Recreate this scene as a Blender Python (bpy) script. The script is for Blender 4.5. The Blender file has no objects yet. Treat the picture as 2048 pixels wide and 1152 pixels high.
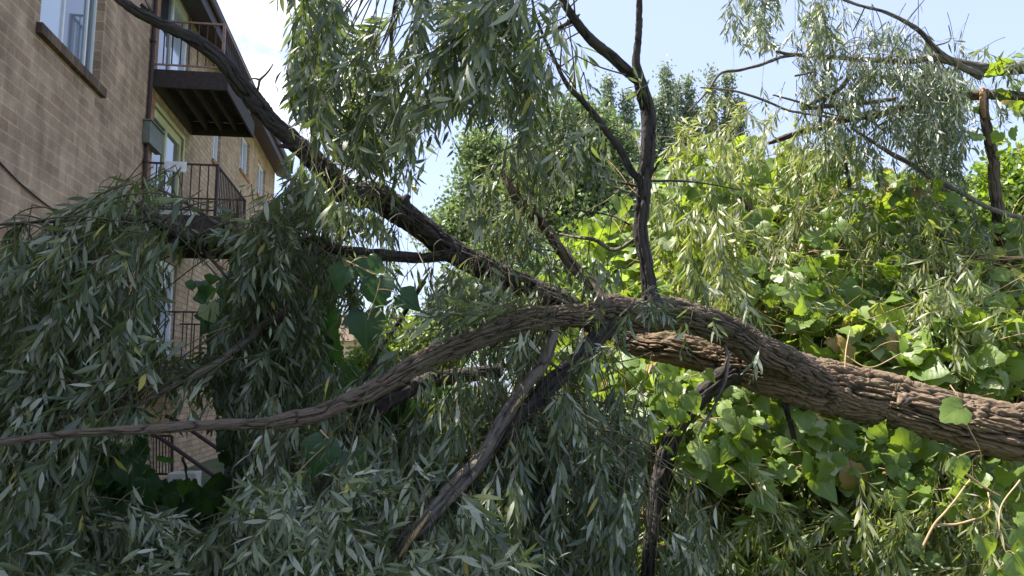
import bpy, math, numpy as np
from math import radians as R
sc = bpy.context.scene
# ------------------------------------------------------------------ camera, sky, sun, exposure
Z0 = 1.65                                   # eye height above the ground
YAW, PITCH, FPX = R(8.4), R(7.5), 1577.0    # focal length in pixels of a 2048 wide picture
cd = bpy.data.cameras.new('camera'); cam = bpy.data.objects.new('camera', cd); sc.collection.objects.link(cam)
cam.location = (0, 0, Z0); cam.rotation_euler = (R(90) + PITCH, 0, -YAW)
cd.sensor_width = 36; cd.lens = 36 * FPX / 2048; cd.clip_start = .05; cd.clip_end = 2000
sc.camera = cam
SUN_AZ = np.array([-.96, .28]); SUN_EL = R(61)
SUNV = np.array([SUN_AZ[0] * math.cos(SUN_EL), SUN_AZ[1] * math.cos(SUN_EL), math.sin(SUN_EL)])
sc.view_settings.view_transform = 'Standard'; sc.view_settings.look = 'None'
sc.view_settings.exposure = 1.52; sc.view_settings.gamma = 1
from mathutils import Vector
sl = bpy.data.lights.new('sun', 'SUN'); so = bpy.data.objects.new('sun', sl); sc.collection.objects.link(so)
sl.energy = 5.0; sl.angle = R(.5); sl.color = (1, .94, .84)
so.rotation_euler = Vector(SUNV).to_track_quat('Z', 'Y').to_euler()
so.location = (-10, 8, 20)

f_ = FPX
_r = np.array([math.cos(YAW), -math.sin(YAW), 0]); _f0 = np.array([math.sin(YAW), math.cos(YAW), 0]); _u0 = np.array([0, 0, 1.])
_F = _f0 * math.cos(PITCH) + _u0 * math.sin(PITCH); _U = _u0 * math.cos(PITCH) - _f0 * math.sin(PITCH)
CAM = np.array([0, 0, Z0])
def at(u, v, d):
    u = np.asarray(u, float); v = np.asarray(v, float); d = np.asarray(d, float)
    return CAM + (((u - 1024) / f_)[..., None] * _r + ((576 - v) / f_)[..., None] * _U + _F) * d[..., None]
def proj(P):
    Q = P - CAM; z = Q @ _F; zz = np.where(np.abs(z) < 1e-3, 1e-3, z)
    return 1024 + f_ * (Q @ _r) / zz, 576 - f_ * (Q @ _U) / zz, z
def cdir(x, y, z): return x * _r + y * _u0 + z * _f0

w = bpy.data.worlds.new('World'); sc.world = w; w.use_nodes = True
nt = w.node_tree; nt.nodes.clear()
def N(nt, t, **k):
    n = nt.nodes.new(t)
    for a, b in k.items():
        if a == 'inp':
            for i, v in b.items(): n.inputs[i].default_value = v
        else: setattr(n, a, b)
    return n
sky = N(nt, 'ShaderNodeTexSky', sky_type='NISHITA', sun_disc=False, sun_elevation=SUN_EL,
        sun_rotation=math.atan2(SUN_AZ[0], SUN_AZ[1]), altitude=100, air_density=1.0, dust_density=2.2, ozone_density=1.0)
tc = N(nt, 'ShaderNodeTexCoord')
mp = N(nt, 'ShaderNodeMapping'); mp.inputs['Scale'].default_value = (1, 1, 1.8)
nz = N(nt, 'ShaderNodeTexNoise', inp={'Scale': 4.5, 'Detail': 9.0, 'Roughness': .58})
cl = N(nt, 'ShaderNodeValToRGB'); cl.color_ramp.elements[0].position = .44; cl.color_ramp.elements[1].position = .60
# one bank of cumulus low behind the building, the rest of the sky clear
cdv = at(480., 150., 1.) - CAM; cdv = cdv / np.linalg.norm(cdv)
dot = N(nt, 'ShaderNodeVectorMath', operation='DOT_PRODUCT'); dot.inputs[1].default_value = tuple(cdv)
nrm = N(nt, 'ShaderNodeVectorMath', operation='NORMALIZE')
mr = N(nt, 'ShaderNodeMapRange', interpolation_type='SMOOTHSTEP'); mr.inputs['From Min'].default_value = .975; mr.inputs['From Max'].default_value = .993
ml = N(nt, 'ShaderNodeMath', operation='MULTIPLY')
mx = N(nt, 'ShaderNodeMix', data_type='RGBA'); mx.inputs['B'].default_value = (9.5, 9.8, 10.3, 1)
hz = N(nt, 'ShaderNodeMix', data_type='RGBA'); hz.inputs['Factor'].default_value = .42; hz.inputs['B'].default_value = (5.8, 6.7, 10.1, 1)
bg = N(nt, 'ShaderNodeBackground'); bg.inputs['Strength'].default_value = .074
wo = N(nt, 'ShaderNodeOutputWorld')
L = nt.links.new
L(tc.outputs['Generated'], nrm.inputs[0]); L(nrm.outputs[0], mp.inputs['Vector']); L(mp.outputs[0], nz.inputs['Vector'])
L(nz.outputs['Fac'], cl.inputs['Fac']); L(nrm.outputs[0], dot.inputs[0]); L(dot.outputs['Value'], mr.inputs['Value'])
L(cl.outputs['Color'], ml.inputs[0]); L(mr.outputs[0], ml.inputs[1]); L(ml.outputs[0], mx.inputs['Factor'])
L(sky.outputs[0], hz.inputs['A']); L(hz.outputs['Result'], mx.inputs['A']); L(mx.outputs['Result'], bg.inputs['Color']); L(bg.outputs[0], wo.inputs['Surface'])

# ------------------------------------------------------------------ helpers
rng = np.random.default_rng(7)
def link(o): sc.collection.objects.link(o); return o
def tag(o, label=None, cat=None, group=None, kind=None):
    if label: o['label'] = label
    if cat: o['category'] = cat
    if group: o['group'] = group
    if kind: o['kind'] = kind
    return o
def thing(name, label, cat, loc=(0, 0, 0), group=None):
    o = bpy.data.objects.new(name, None); o.location = tuple(float(x) for x in loc); o.empty_display_size = .2
    link(o); return tag(o, label, cat, group)
def world_loc(o):
    p = np.array(o.location, float)
    while o.parent: o = o.parent; p = p + np.array(o.location, float)
    return p
def mesh_obj(name, V, faces, mats, parent=None, mi=None, smooth=False, attr=None, scal=None):
    """V (n,3) world coordinates; faces a list of (k,3) or (k,4) index arrays; mi one material index array per face array"""
    V = np.asarray(V, np.float64)
    off = world_loc(parent) if parent is not None else np.zeros(3)
    me = bpy.data.meshes.new(name)
    me.vertices.add(len(V)); me.vertices.foreach_set('co', (V - off).astype(np.float32).ravel())
    loops = np.concatenate([np.asarray(fa).ravel() for fa in faces]).astype(np.int32)
    tot = np.concatenate([np.full(len(fa), np.asarray(fa).shape[1]) for fa in faces])
    st = np.concatenate([[0], np.cumsum(tot)[:-1]]).astype(np.int32)
    me.loops.add(len(loops)); me.loops.foreach_set('vertex_index', loops)
    me.polygons.add(len(tot)); me.polygons.foreach_set('loop_start', st)
    if mi is not None: me.polygons.foreach_set('material_index', np.concatenate(mi).astype(np.int32))
    me.polygons.foreach_set('use_smooth', np.full(len(tot), bool(smooth)))
    if attr is not None:
        a = me.attributes.new('leafco', 'FLOAT_VECTOR', 'POINT'); a.data.foreach_set('vector', np.asarray(attr, np.float32).ravel())
    for m in (mats if isinstance(mats, (list, tuple)) else [mats]): me.materials.append(m)
    me.update(calc_edges=True)
    o = bpy.data.objects.new(name, me); link(o)
    if parent is not None: o.parent = parent
    return o
class MB:
    def __init__(s): s.V = []; s.F = []; s.n = 0
    def add(s, V, F): s.V.append(np.asarray(V, float)); s.F.append(np.asarray(F) + s.n); s.n += len(V); return s
    def quad(s, a, b, c, d): return s.add([a, b, c, d], [[0, 1, 2, 3]])
    def box(s, x0, x1, y0, y1, z0, z1):
        V = [(x, y, z) for x in (x0, x1) for y in (y0, y1) for z in (z0, z1)]
        return s.add(V, [[0, 1, 3, 2], [4, 6, 7, 5], [0, 4, 5, 1], [2, 3, 7, 6], [0, 2, 6, 4], [1, 5, 7, 3]])
    def rod(s, a, b, r=.01, n=8):
        a = np.array(a, float); b = np.array(b, float); d = b - a; d /= np.linalg.norm(d)
        h = np.array([0, 0, 1.]) if abs(d[2]) < .9 else np.array([1., 0, 0]); x = np.cross(d, h); x /= np.linalg.norm(x); y = np.cross(d, x)
        t = np.linspace(0, 2 * math.pi, n, endpoint=False); ring = r * (np.cos(t)[:, None] * x + np.sin(t)[:, None] * y)
        V = np.concatenate([a + ring, b + ring, [a], [b]]); F = []
        for i in range(n):
            j = (i + 1) % n; F.append([i, j, n + j, n + i]); F.append([2 * n, j, i, i]) ; F.append([2 * n + 1, n + i, n + j, n + j])
        F = [q for q in F]
        s.V.append(V); s.F.append(np.array(F) + s.n); s.n += len(V); return s
    def bar(s, a, b, w, h):
        """rectangular bar from a to b, w across, h up"""
        a = np.array(a, float); b = np.array(b, float); d = b - a; d /= np.linalg.norm(d)
        x = np.cross(d, [0, 0, 1.]); x /= np.linalg.norm(x); y = np.cross(x, d); x = x * w / 2; y = y * h / 2
        V = [p + i * x + j * y for p in (a, b) for i in (-1, 1) for j in (-1, 1)]
        return s.add(V, [[0, 1, 3, 2], [4, 6, 7, 5], [0, 4, 5, 1], [2, 3, 7, 6], [0, 2, 6, 4], [1, 5, 7, 3]])
    def build(s, name, mat, parent=None, smooth=False, bevel=0):
        F = np.concatenate(s.F); deg = (F[:, 2] == F[:, 3]); fa = []
        if (~deg).any(): fa.append(F[~deg])
        if deg.any(): fa.append(F[deg][:, :3])
        o = mesh_obj(name, np.concatenate(s.V), fa, mat, parent, smooth=smooth)
        if bevel:
            b = o.modifiers.new('bevel', 'BEVEL'); b.width = bevel; b.segments = 2; b.limit_method = 'ANGLE'
        return o
# --- value noise
def _hash(i, j, k, s):
    h = (i * 374761393 + j * 668265263 + k * 2147483647 + s * 974634777) & 0xffffffff
    h = ((h ^ (h >> 13)) * 1274126177) & 0xffffffff
    return ((h ^ (h >> 16)) & 0xffff) / 65535.
def vnoise(P, s=0):
    P = np.asarray(P, float); I = np.floor(P).astype(np.int64); f = P - I; f = f * f * (3 - 2 * f); o = 0
    for a in (0, 1):
        for b in (0, 1):
            for c in (0, 1):
                wt = (f[..., 0] if a else 1 - f[..., 0]) * (f[..., 1] if b else 1 - f[..., 1]) * (f[..., 2] if c else 1 - f[..., 2])
                o = o + wt * _hash(I[..., 0] + a, I[..., 1] + b, I[..., 2] + c, s)
    return o
def unit(v): return v / np.maximum(np.linalg.norm(v, axis=-1, keepdims=True), 1e-9)
def smoothcurve(P, step):
    """Catmull-Rom through P (n, k), resampled by arc length of the first three columns"""
    P = np.asarray(P, float); Q = np.vstack([2 * P[0] - P[1], P, 2 * P[-1] - P[-2]]); out = []
    t = np.linspace(0, 1, 24, endpoint=False)[:, None]
    for i in range(1, len(Q) - 2):
        a, b, c, d = Q[i - 1], Q[i], Q[i + 1], Q[i + 2]
        out.append(.5 * (2 * b + (c - a) * t + (2 * a - 5 * b + 4 * c - d) * t ** 2 + (3 * b - a - 3 * c + d) * t ** 3))
    out = np.vstack(out + [P[-1:]]); L_ = np.concatenate([[0], np.cumsum(np.linalg.norm(np.diff(out[:, :3], axis=0), axis=1))])
    n = max(4, int(L_[-1] / step) + 1); s = np.linspace(0, L_[-1], n)
    return np.stack([np.interp(s, L_, out[:, k]) for k in range(out.shape[1])], 1), s
LIMBS = []      # (centre curve, radii) kept so that leaves are pruned away in front of the wood the photograph shows bare
def limb(name, pts, mat, parent, bark=.010, step=.012, seg=None, gnarl=.12, clear=1.0, seed=None, jag=False, ridge=.022, relief=1.0, thin=.9):
    """pts: rows (u, v, distance, radius in pixels) -> a furrowed tapering limb"""
    p = np.array(pts, float); seed = len(LIMBS) + 3 if seed is None else seed
    C3 = at(p[:, 0], p[:, 1], p[:, 2]); r = p[:, 3] / f_ * p[:, 2] * thin
    Q, s = smoothcurve(np.column_stack([C3, r]), step); C, r = Q[:, :3], Q[:, 3]
    n = len(C)
    wob = np.stack([vnoise(np.column_stack([s * 5, np.zeros(n) + k, np.zeros(n)]), seed + k) - .5 for k in range(3)], 1)
    C = C + wob * np.minimum(r, .1)[:, None] * .55
    T = unit(np.gradient(C, axis=0)); X = np.zeros_like(C); h = np.cross(T[0], [.3, .2, .9]); X[0] = h / np.linalg.norm(h)
    for i in range(1, n):
        x = X[i - 1] - T[i] * (X[i - 1] @ T[i]); X[i] = x / np.linalg.norm(x)
    Y = np.cross(T, X); rm = float(r.max())
    if seg is None: seg = int(np.clip(2 * math.pi * rm / .006, 12, 150))
    th = np.linspace(0, 2 * math.pi, seg, endpoint=False); ct, st_ = np.cos(th), np.sin(th)
    rr = r[:, None]; S = np.broadcast_to(s[:, None], (n, seg))
    wx = vnoise(np.stack([rr * ct / .05, rr * st_ / .05, S / .06], -1), seed + 9) - .5
    A, B = rr * ct / ridge + wx * .7, rr * st_ / ridge + wx * .6
    n1 = vnoise(np.stack([A, B, S / (ridge * 7.5) + .5 * wx], -1), seed + 11)
    n2 = vnoise(np.stack([A * 1.9 + 7, B * 1.9, S / (ridge * 2.8)], -1), seed + 12)
    n3 = vnoise(np.stack([A * 4, B * 4, S / (ridge * .8)], -1), seed + 13)
    p1 = np.clip(np.abs(2 * n1 - 1) / .34, 0, 1) ** .7; p2 = np.clip(np.abs(2 * n2 - 1) / .40, 0, 1) ** .8
    H = p1 * 1.55 + p2 * .6 + (n3 - .5) * .5 - 1.1
    big = (vnoise(np.stack([ct * 1.2 + 0 * S, st_ * 1.2 + 0 * S, S * 4], -1), seed + 5) - .5) * gnarl * 2 + (vnoise(np.stack([ct * 1.7 + 0 * S, st_ * 1.7 + 0 * S, S * 11], -1), seed + 6) - .5) * gnarl
    Rd = rr * (1 + big) + H * np.minimum(bark, rr * .22) * relief
    V = C[:, None] + Rd[..., None] * (ct[None, :, None] * X[:, None] + st_[None, :, None] * Y[:, None])
    hh = np.clip((H + .95) * .42, 0, 1)
    if jag:     # a snapped end: splinters of uneven length
        k = min(6, n - 2); sp = (rng.random(seg) * 1.0 + .2)[:, None] * T[-1] * r[-1] * 1.6
        V[-1] += sp
    V = V.reshape(-1, 3); i = np.arange(n - 1)[:, None] * seg; j = np.arange(seg)[None]
    q = np.stack([i + j, i + (j + 1) % seg, i + seg + (j + 1) % seg, i + seg + j], -1).reshape(-1, 4)
    e0, e1 = len(V), len(V) + 1; V = np.vstack([V, C[:1], C[-1:] - T[-1] * r[-1] * .5 * (1 if jag else 0)])
    jj = np.arange(seg); b = (n - 1) * seg
    tri = np.concatenate([np.stack([np.full(seg, e0), (jj + 1) % seg, jj], 1), np.stack([np.full(seg, e1), b + jj, b + (jj + 1) % seg], 1)])
    at_ = np.concatenate([np.stack([hh, S * 1., hh * 0], -1).reshape(-1, 3), [[.5, 0, 0], [.5, 0, 1]]])
    LIMBS.append((C, r, clear))
    return mesh_obj(name, V, [q, tri], mat, parent, smooth=True, attr=at_)

# ------------------------------------------------------------------ materials
def mat(name):
    m = bpy.data.materials.new(name); m.use_nodes = True; nt = m.node_tree; nt.nodes.clear()
    o = N(nt, 'ShaderNodeOutputMaterial'); b = N(nt, 'ShaderNodeBsdfPrincipled'); nt.links.new(b.outputs[0], o.inputs['Surface']); return m, nt, b, o
def ramp(nt, fac, stops):
    r = N(nt, 'ShaderNodeValToRGB'); e = r.color_ramp.elements
    while len(e) < len(stops): e.new(.5)
    for x, (p, c) in zip(e, stops): x.position = p; x.color = (*c, 1)
    nt.links.new(fac, r.inputs['Fac']); return r
def plain(name, col, rough=.7, var=.25, scale=8, bump=.15, metal=0, spec=.3):
    m, nt, b, o = mat(name); t = N(nt, 'ShaderNodeTexCoord'); n = N(nt, 'ShaderNodeTexNoise', inp={'Scale': scale, 'Detail': 6., 'Roughness': .65})
    nt.links.new(t.outputs['Object'], n.inputs['Vector'])
    r = ramp(nt, n.outputs['Fac'], [(.3, tuple(c * (1 - var) for c in col)), (.7, tuple(min(1, c * (1 + var)) for c in col))])
    nt.links.new(r.outputs[0], b.inputs['Base Color']); b.inputs['Roughness'].default_value = rough; b.inputs['Metallic'].default_value = metal
    b.inputs['Specular IOR Level'].default_value = spec
    if bump:
        bu = N(nt, 'ShaderNodeBump', inp={'Strength': bump, 'Distance': .02}); nt.links.new(n.outputs['Fac'], bu.inputs['Height']); nt.links.new(bu.outputs[0], b.inputs['Normal'])
    return m
def leaf_mat(name, stops, trans, tmix=.35, rough=.42, spec=.5, rib=(.30, .34, .2), ribw=.10, vein=.2):
    m, nt, b, o = mat(name); L = nt.links.new
    a = N(nt, 'ShaderNodeAttribute', attribute_name='leafco'); s = N(nt, 'ShaderNodeSeparateXYZ'); L(a.outputs['Vector'], s.inputs[0])
    r = ramp(nt, s.outputs['Z'], stops)
    ab = N(nt, 'ShaderNodeMath', operation='ABSOLUTE'); L(s.outputs['X'], ab.inputs[0])
    mr = N(nt, 'ShaderNodeMapRange'); mr.inputs['From Min'].default_value = 0; mr.inputs['From Max'].default_value = ribw; mr.inputs['To Min'].default_value = .55; mr.inputs['To Max'].default_value = 0
    L(ab.outputs[0], mr.inputs['Value'])
    mx = N(nt, 'ShaderNodeMix', data_type='RGBA'); L(mr.outputs[0], mx.inputs['Factor']); L(r.outputs[0], mx.inputs['A']); mx.inputs['B'].default_value = (*rib, 1)
    L(mx.outputs['Result'], b.inputs['Base Color']); b.inputs['Roughness'].default_value = rough; b.inputs['Specular IOR Level'].default_value = spec
    # side veins
    vv = N(nt, 'ShaderNodeMath', operation='MULTIPLY_ADD'); L(ab.outputs[0], vv.inputs[0]); vv.inputs[1].default_value = -.35; L(s.outputs['Y'], vv.inputs[2])
    sn = N(nt, 'ShaderNodeMath', operation='MULTIPLY'); L(vv.outputs[0], sn.inputs[0]); sn.inputs[1].default_value = 55
    si = N(nt, 'ShaderNodeMath', operation='SINE'); L(sn.outputs[0], si.inputs[0])
    bu = N(nt, 'ShaderNodeBump', inp={'Strength': vein, 'Distance': .002}); L(si.outputs[0], bu.inputs['Height']); L(bu.outputs[0], b.inputs['Normal'])
    tr = N(nt, 'ShaderNodeBsdfTranslucent'); tm = N(nt, 'ShaderNodeMix', data_type='RGBA'); tm.inputs['Factor'].default_value = .7
    L(r.outputs[0], tm.inputs['A']); tm.inputs['B'].default_value = (*trans, 1); L(tm.outputs['Result'], tr.inputs['Color'])
    mi = N(nt, 'ShaderNodeMixShader'); mi.inputs[0].default_value = tmix; L(b.outputs[0], mi.inputs[1]); L(tr.outputs[0], mi.inputs[2]); L(mi.outputs[0], o.inputs['Surface'])
    return m
def bark_mat(name, furrow, ridge, lich, scale=1.):
    m, nt, b, o = mat(name); L = nt.links.new
    a = N(nt, 'ShaderNodeAttribute', attribute_name='leafco'); s = N(nt, 'ShaderNodeSeparateXYZ'); L(a.outputs['Vector'], s.inputs[0])
    t = N(nt, 'ShaderNodeTexCoord'); n = N(nt, 'ShaderNodeTexNoise', inp={'Scale': 38. * scale, 'Detail': 8., 'Roughness': .7}); L(t.outputs['Object'], n.inputs['Vector'])
    n2 = N(nt, 'ShaderNodeTexNoise', inp={'Scale': 6., 'Detail': 5., 'Roughness': .6}); L(t.outputs['Object'], n2.inputs['Vector'])
    ad = N(nt, 'ShaderNodeMath', operation='MULTIPLY_ADD'); L(n.outputs['Fac'], ad.inputs[0]); ad.inputs[1].default_value = .5; L(s.outputs['X'], ad.inputs[2])
    r = ramp(nt, ad.outputs[0], [(.38, furrow), (.72, ridge), (1.0, tuple(c * 1.5 for c in ridge))])
    r2 = ramp(nt, n2.outputs['Fac'], [(.52, (0, 0, 0)), (.72, (1, 1, 1))])
    sc_ = N(nt, 'ShaderNodeMath', operation='MULTIPLY'); L(r2.outputs[0], sc_.inputs[0]); sc_.inputs[1].default_value = .6
    mx = N(nt, 'ShaderNodeMix', data_type='RGBA'); L(sc_.outputs[0], mx.inputs['Factor']); L(r.outputs[0], mx.inputs['A']); mx.inputs['B'].default_value = (*lich, 1)
    L(mx.outputs['Result'], b.inputs['Base Color']); b.inputs['Roughness'].default_value = .85; b.inputs['Specular IOR Level'].default_value = .2
    bu = N(nt, 'ShaderNodeBump', inp={'Strength': .9, 'Distance': .009}); L(n.outputs['Fac'], bu.inputs['Height']); L(bu.outputs[0], b.inputs['Normal'])
    return m
def brick_mat(name, c1, c2, mortar, bw, bh, ms, rough=.85, bump=.6, stain=.5, bedv=0.):
    m, nt, b, o = mat(name); L = nt.links.new
    g = N(nt, 'ShaderNodeNewGeometry'); s = N(nt, 'ShaderNodeSeparateXYZ'); L(g.outputs['Position'], s.inputs[0])
    ax = N(nt, 'ShaderNodeMath', operation='ADD'); L(s.outputs['X'], ax.inputs[0]); L(s.outputs['Y'], ax.inputs[1])
    c = N(nt, 'ShaderNodeCombineXYZ'); L(ax.outputs[0], c.inputs['X']); L(s.outputs['Z'], c.inputs['Y'])
    nz = N(nt, 'ShaderNodeTexNoise', inp={'Scale': 3.0, 'Detail': 5.}); L(g.outputs['Position'], nz.inputs['Vector'])
    va = N(nt, 'ShaderNodeVectorMath', operation='MULTIPLY_ADD'); L(nz.outputs['Color'], va.inputs[0]); va.inputs[1].default_value = (.025, .018, 0); L(c.outputs[0], va.inputs[2])
    br = N(nt, 'ShaderNodeTexBrick', inp={'Scale': 1., 'Brick Width': bw, 'Row Height': bh, 'Mortar Size': ms, 'Mortar Smooth': .25, 'Bias': 0.})
    br.inputs['Color1'].default_value = (*c1, 1); br.inputs['Color2'].default_value = (*c2, 1); br.inputs['Mortar'].default_value = (*(tuple((a_ + 2 * b_) / 3 for a_, b_ in zip(mortar, c2)) if bedv else mortar), 1)
    L(va.outputs[0], br.inputs['Vector'])
    sz = N(nt, 'ShaderNodeSeparateXYZ'); L(va.outputs[0], sz.inputs[0]); dv = N(nt, 'ShaderNodeMath', operation='DIVIDE'); L(sz.outputs['Y'], dv.inputs[0]); dv.inputs[1].default_value = bh
    fr = N(nt, 'ShaderNodeMath', operation='FRACT'); L(dv.outputs[0], fr.inputs[0]); pp = N(nt, 'ShaderNodeMath', operation='PINGPONG'); L(dv.outputs[0], pp.inputs[0]); pp.inputs[1].default_value = .5
    bed = N(nt, 'ShaderNodeMapRange', interpolation_type='SMOOTHSTEP'); bed.inputs['From Min'].default_value = .05; bed.inputs['From Max'].default_value = .10; bed.inputs['To Min'].default_value = bedv; bed.inputs['To Max'].default_value = 0; L(pp.outputs[0], bed.inputs['Value'])
    mb = N(nt, 'ShaderNodeMix', data_type='RGBA'); L(bed.outputs[0], mb.inputs['Factor']); L(br.outputs['Color'], mb.inputs['A']); mb.inputs['B'].default_value = (*mortar, 1)
    n2 = N(nt, 'ShaderNodeTexNoise', inp={'Scale': 1.6, 'Detail': 9., 'Roughness': .7}); L(g.outputs['Position'], n2.inputs['Vector'])
    n3 = N(nt, 'ShaderNodeTexNoise', inp={'Scale': 45., 'Detail': 6., 'Roughness': .7}); L(g.outputs['Position'], n3.inputs['Vector'])
    r2 = ramp(nt, n2.outputs['Fac'], [(.3, (1 - stain,) * 3), (.7, (1.15,) * 3)]); r3 = ramp(nt, n3.outputs['Fac'], [(.3, (.72,) * 3), (.7, (1.2,) * 3)])
    mps = N(nt, 'ShaderNodeMapping'); mps.inputs['Scale'].default_value = (5, 5, .35); L(g.outputs['Position'], mps.inputs['Vector'])
    n4 = N(nt, 'ShaderNodeTexNoise', inp={'Scale': 1., 'Detail': 6., 'Roughness': .6}); L(mps.outputs[0], n4.inputs['Vector']); r4 = ramp(nt, n4.outputs['Fac'], [(.38, (.62, .60, .56)), (.58, (1.06,) * 3)])
    m0 = N(nt, 'ShaderNodeMix', data_type='RGBA', blend_type='MULTIPLY'); m0.inputs['Factor'].default_value = .4; L(r2.outputs[0], m0.inputs['A']); L(r4.outputs[0], m0.inputs['B'])
    m1 = N(nt, 'ShaderNodeMix', data_type='RGBA', blend_type='MULTIPLY'); m1.inputs['Factor'].default_value = 1; L(mb.outputs['Result'], m1.inputs['A']); L(m0.outputs['Result'], m1.inputs['B'])
    m2 = N(nt, 'ShaderNodeMix', data_type='RGBA', blend_type='MULTIPLY'); m2.inputs['Factor'].default_value = 1; L(m1.outputs['Result'], m2.inputs['A']); L(r3.outputs[0], m2.inputs['B'])
    L(m2.outputs['Result'], b.inputs['Base Color']); b.inputs['Roughness'].default_value = rough; b.inputs['Specular IOR Level'].default_value = .2
    iv = N(nt, 'ShaderNodeMath', operation='MULTIPLY_ADD'); L(br.outputs['Fac'], iv.inputs[0]); iv.inputs[1].default_value = -1.; L(n3.outputs['Fac'], iv.inputs[2])
    bu = N(nt, 'ShaderNodeBump', inp={'Strength': bump, 'Distance': .012}); L(iv.outputs[0], bu.inputs['Height']); L(bu.outputs[0], b.inputs['Normal'])
    return m
M = {}
M['bark'] = bark_mat('furrowed willow bark', (.022, .015, .011), (.088, .066, .050), (.10, .098, .060))
M['bark_old'] = bark_mat('reddish furrowed bark', (.014, .009, .006), (.125, .090, .060), (.13, .115, .065))
M['bark_grey'] = bark_mat('grey limb bark', (.030, .024, .019), (.120, .102, .085), (.17, .17, .145), 1.5)
M['bark_dark'] = bark_mat('dark bark with painted shade', (.013, .011, .011), (.043, .036, .034), (.055, .053, .046), 1.3)  # darkened so the shade on the limbs sits in the bark colour
M['torn'] = plain('torn pale wood', (.55, .36, .17), .7, .35, 30, .5)
M['torn_red'] = plain('weathered torn wood', (.38, .22, .12), .7, .45, 30, .5)
M['twig'] = plain('green brown twig', (.085, .075, .038), .6, .35, 20, 0)
M['cane'] = plain('dry vine cane', (.40, .27, .15), .7, .35, 12, 0)
WST = [(0., (.026, .044, .020)), (.38, (.056, .082, .042)), (.66, (.145, .175, .112)), (.94, (.37, .39, .30)), (1., (.42, .36, .07))]
M['willow'] = leaf_mat('willow leaf', WST, (.32, .44, .07), .28, .35, .62, rib=(.22, .27, .16))
M['willow_sun'] = leaf_mat('sunlit toned willow leaf', [(0., (.06, .09, .02)), (.35, (.13, .17, .05)), (.7, (.26, .29, .14)), (.94, (.50, .49, .35)), (1., (.55, .45, .08))], (.48, .56, .06), .36, .36, .6)  # lighter, yellower copy of the willow leaf; sunlight put into its colour
M['willow_silver'] = leaf_mat('silver backed willow leaf', [(0., (.045, .075, .04)), (.35, (.09, .125, .075)), (.7, (.19, .225, .16)), (.94, (.50, .51, .43)), (1., (.50, .42, .12))], (.32, .42, .10), .26, .32, .7)
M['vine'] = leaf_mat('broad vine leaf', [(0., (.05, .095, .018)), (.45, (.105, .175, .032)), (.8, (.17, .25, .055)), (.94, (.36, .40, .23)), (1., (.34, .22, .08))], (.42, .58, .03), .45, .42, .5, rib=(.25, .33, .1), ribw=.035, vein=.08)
M['vine_dark'] = leaf_mat('shaded vine leaf', [(0., (.02, .05, .02)), (.6, (.035, .085, .028)), (1., (.07, .14, .04))], (.12, .30, .03), .35, .45, .45, rib=(.1, .16, .06), ribw=.035, vein=.08)  # darker copy of the vine leaf with shade put into its colour
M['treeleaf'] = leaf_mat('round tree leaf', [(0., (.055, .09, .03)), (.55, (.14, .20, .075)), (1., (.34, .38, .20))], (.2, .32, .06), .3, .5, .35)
M['poplar'] = leaf_mat('hazed poplar leaf', [(0., (.12, .15, .10)), (.6, (.24, .28, .20)), (1., (.42, .45, .36))], (.22, .32, .1), .3, .5, .35)  # stops paled to put distance haze into the leaf colour

# ------------------------------------------------------------------ leaves
def tmpl_willow():
    st = [(.10, .10), (.30, .78), (.55, 1.0), (.80, .60)]; V = [(0, 0, 0)]
    for a, w_ in st: V += [(a, -w_, .20 * w_), (a, 0, 0), (a, w_, .20 * w_)]
    V.append((1, 0, 0)); n = len(V) - 1; T = [[0, 2, 1], [0, 3, 2]]; Q = []
    for k in range(len(st) - 1):
        b = 1 + 3 * k; Q += [[b, b + 1, b + 4, b + 3], [b + 1, b + 2, b + 5, b + 4]]
    b = 1 + 3 * (len(st) - 1); T += [[b, b + 1, n], [b + 1, b + 2, n]]
    return np.array(V, float), np.array(T), np.array(Q)
def tmpl_broad(pr_=((-.10, .16), (-.14, .42), (.02, .72), (.26, .93), (.44, .86), (.62, .66), (.78, .34), (1.0, .0))):
    # heart shaped blade with shallow points, attached at the notch
    pr_ = list(pr_)
    V = [(.02, 0, 0)]; rim = [(a, c) for a, c in pr_] + [(a, -c) for a, c in pr_[-2::-1]]
    for a, c in rim: V.append((.02 + (a - .02) * .55, c * .55 * .62, .05 + .05 * abs(c)))
    for i, (a, c) in enumerate(rim): V.append((a, c * .62, (.10 * abs(c)) - .13 * a * a + (.045 if i % 2 else -.03)))
    k = len(rim); T = [[0, 1 + i, 2 + i] for i in range(k - 1)]; Q = [[1 + i, 1 + k + i, 2 + k + i, 2 + i] for i in range(k - 1)]
    return np.array(V, float), np.array(T), np.array(Q)
def tmpl_small():
    return np.array([(0, 0, 0), (.45, -1, .15), (1, 0, -.1), (.5, 1, .15)], float), np.array([[0, 1, 2], [0, 2, 3]]), np.zeros((0, 4), int)
TW, TB, TS = tmpl_willow(), tmpl_broad(), tmpl_small()
TBS = [TB, tmpl_broad(((-.08, .12), (-.16, .38), (-.02, .66), (.10, .80), (.30, 1.0), (.36, .74), (.52, .70), (.62, .50), (.80, .26), (1.04, .0))),
       tmpl_broad(((-.12, .20), (-.10, .52), (.12, .86), (.20, .82), (.40, .92), (.50, .74), (.66, .62), (.72, .44), (.86, .22), (.94, .0)))]
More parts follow.
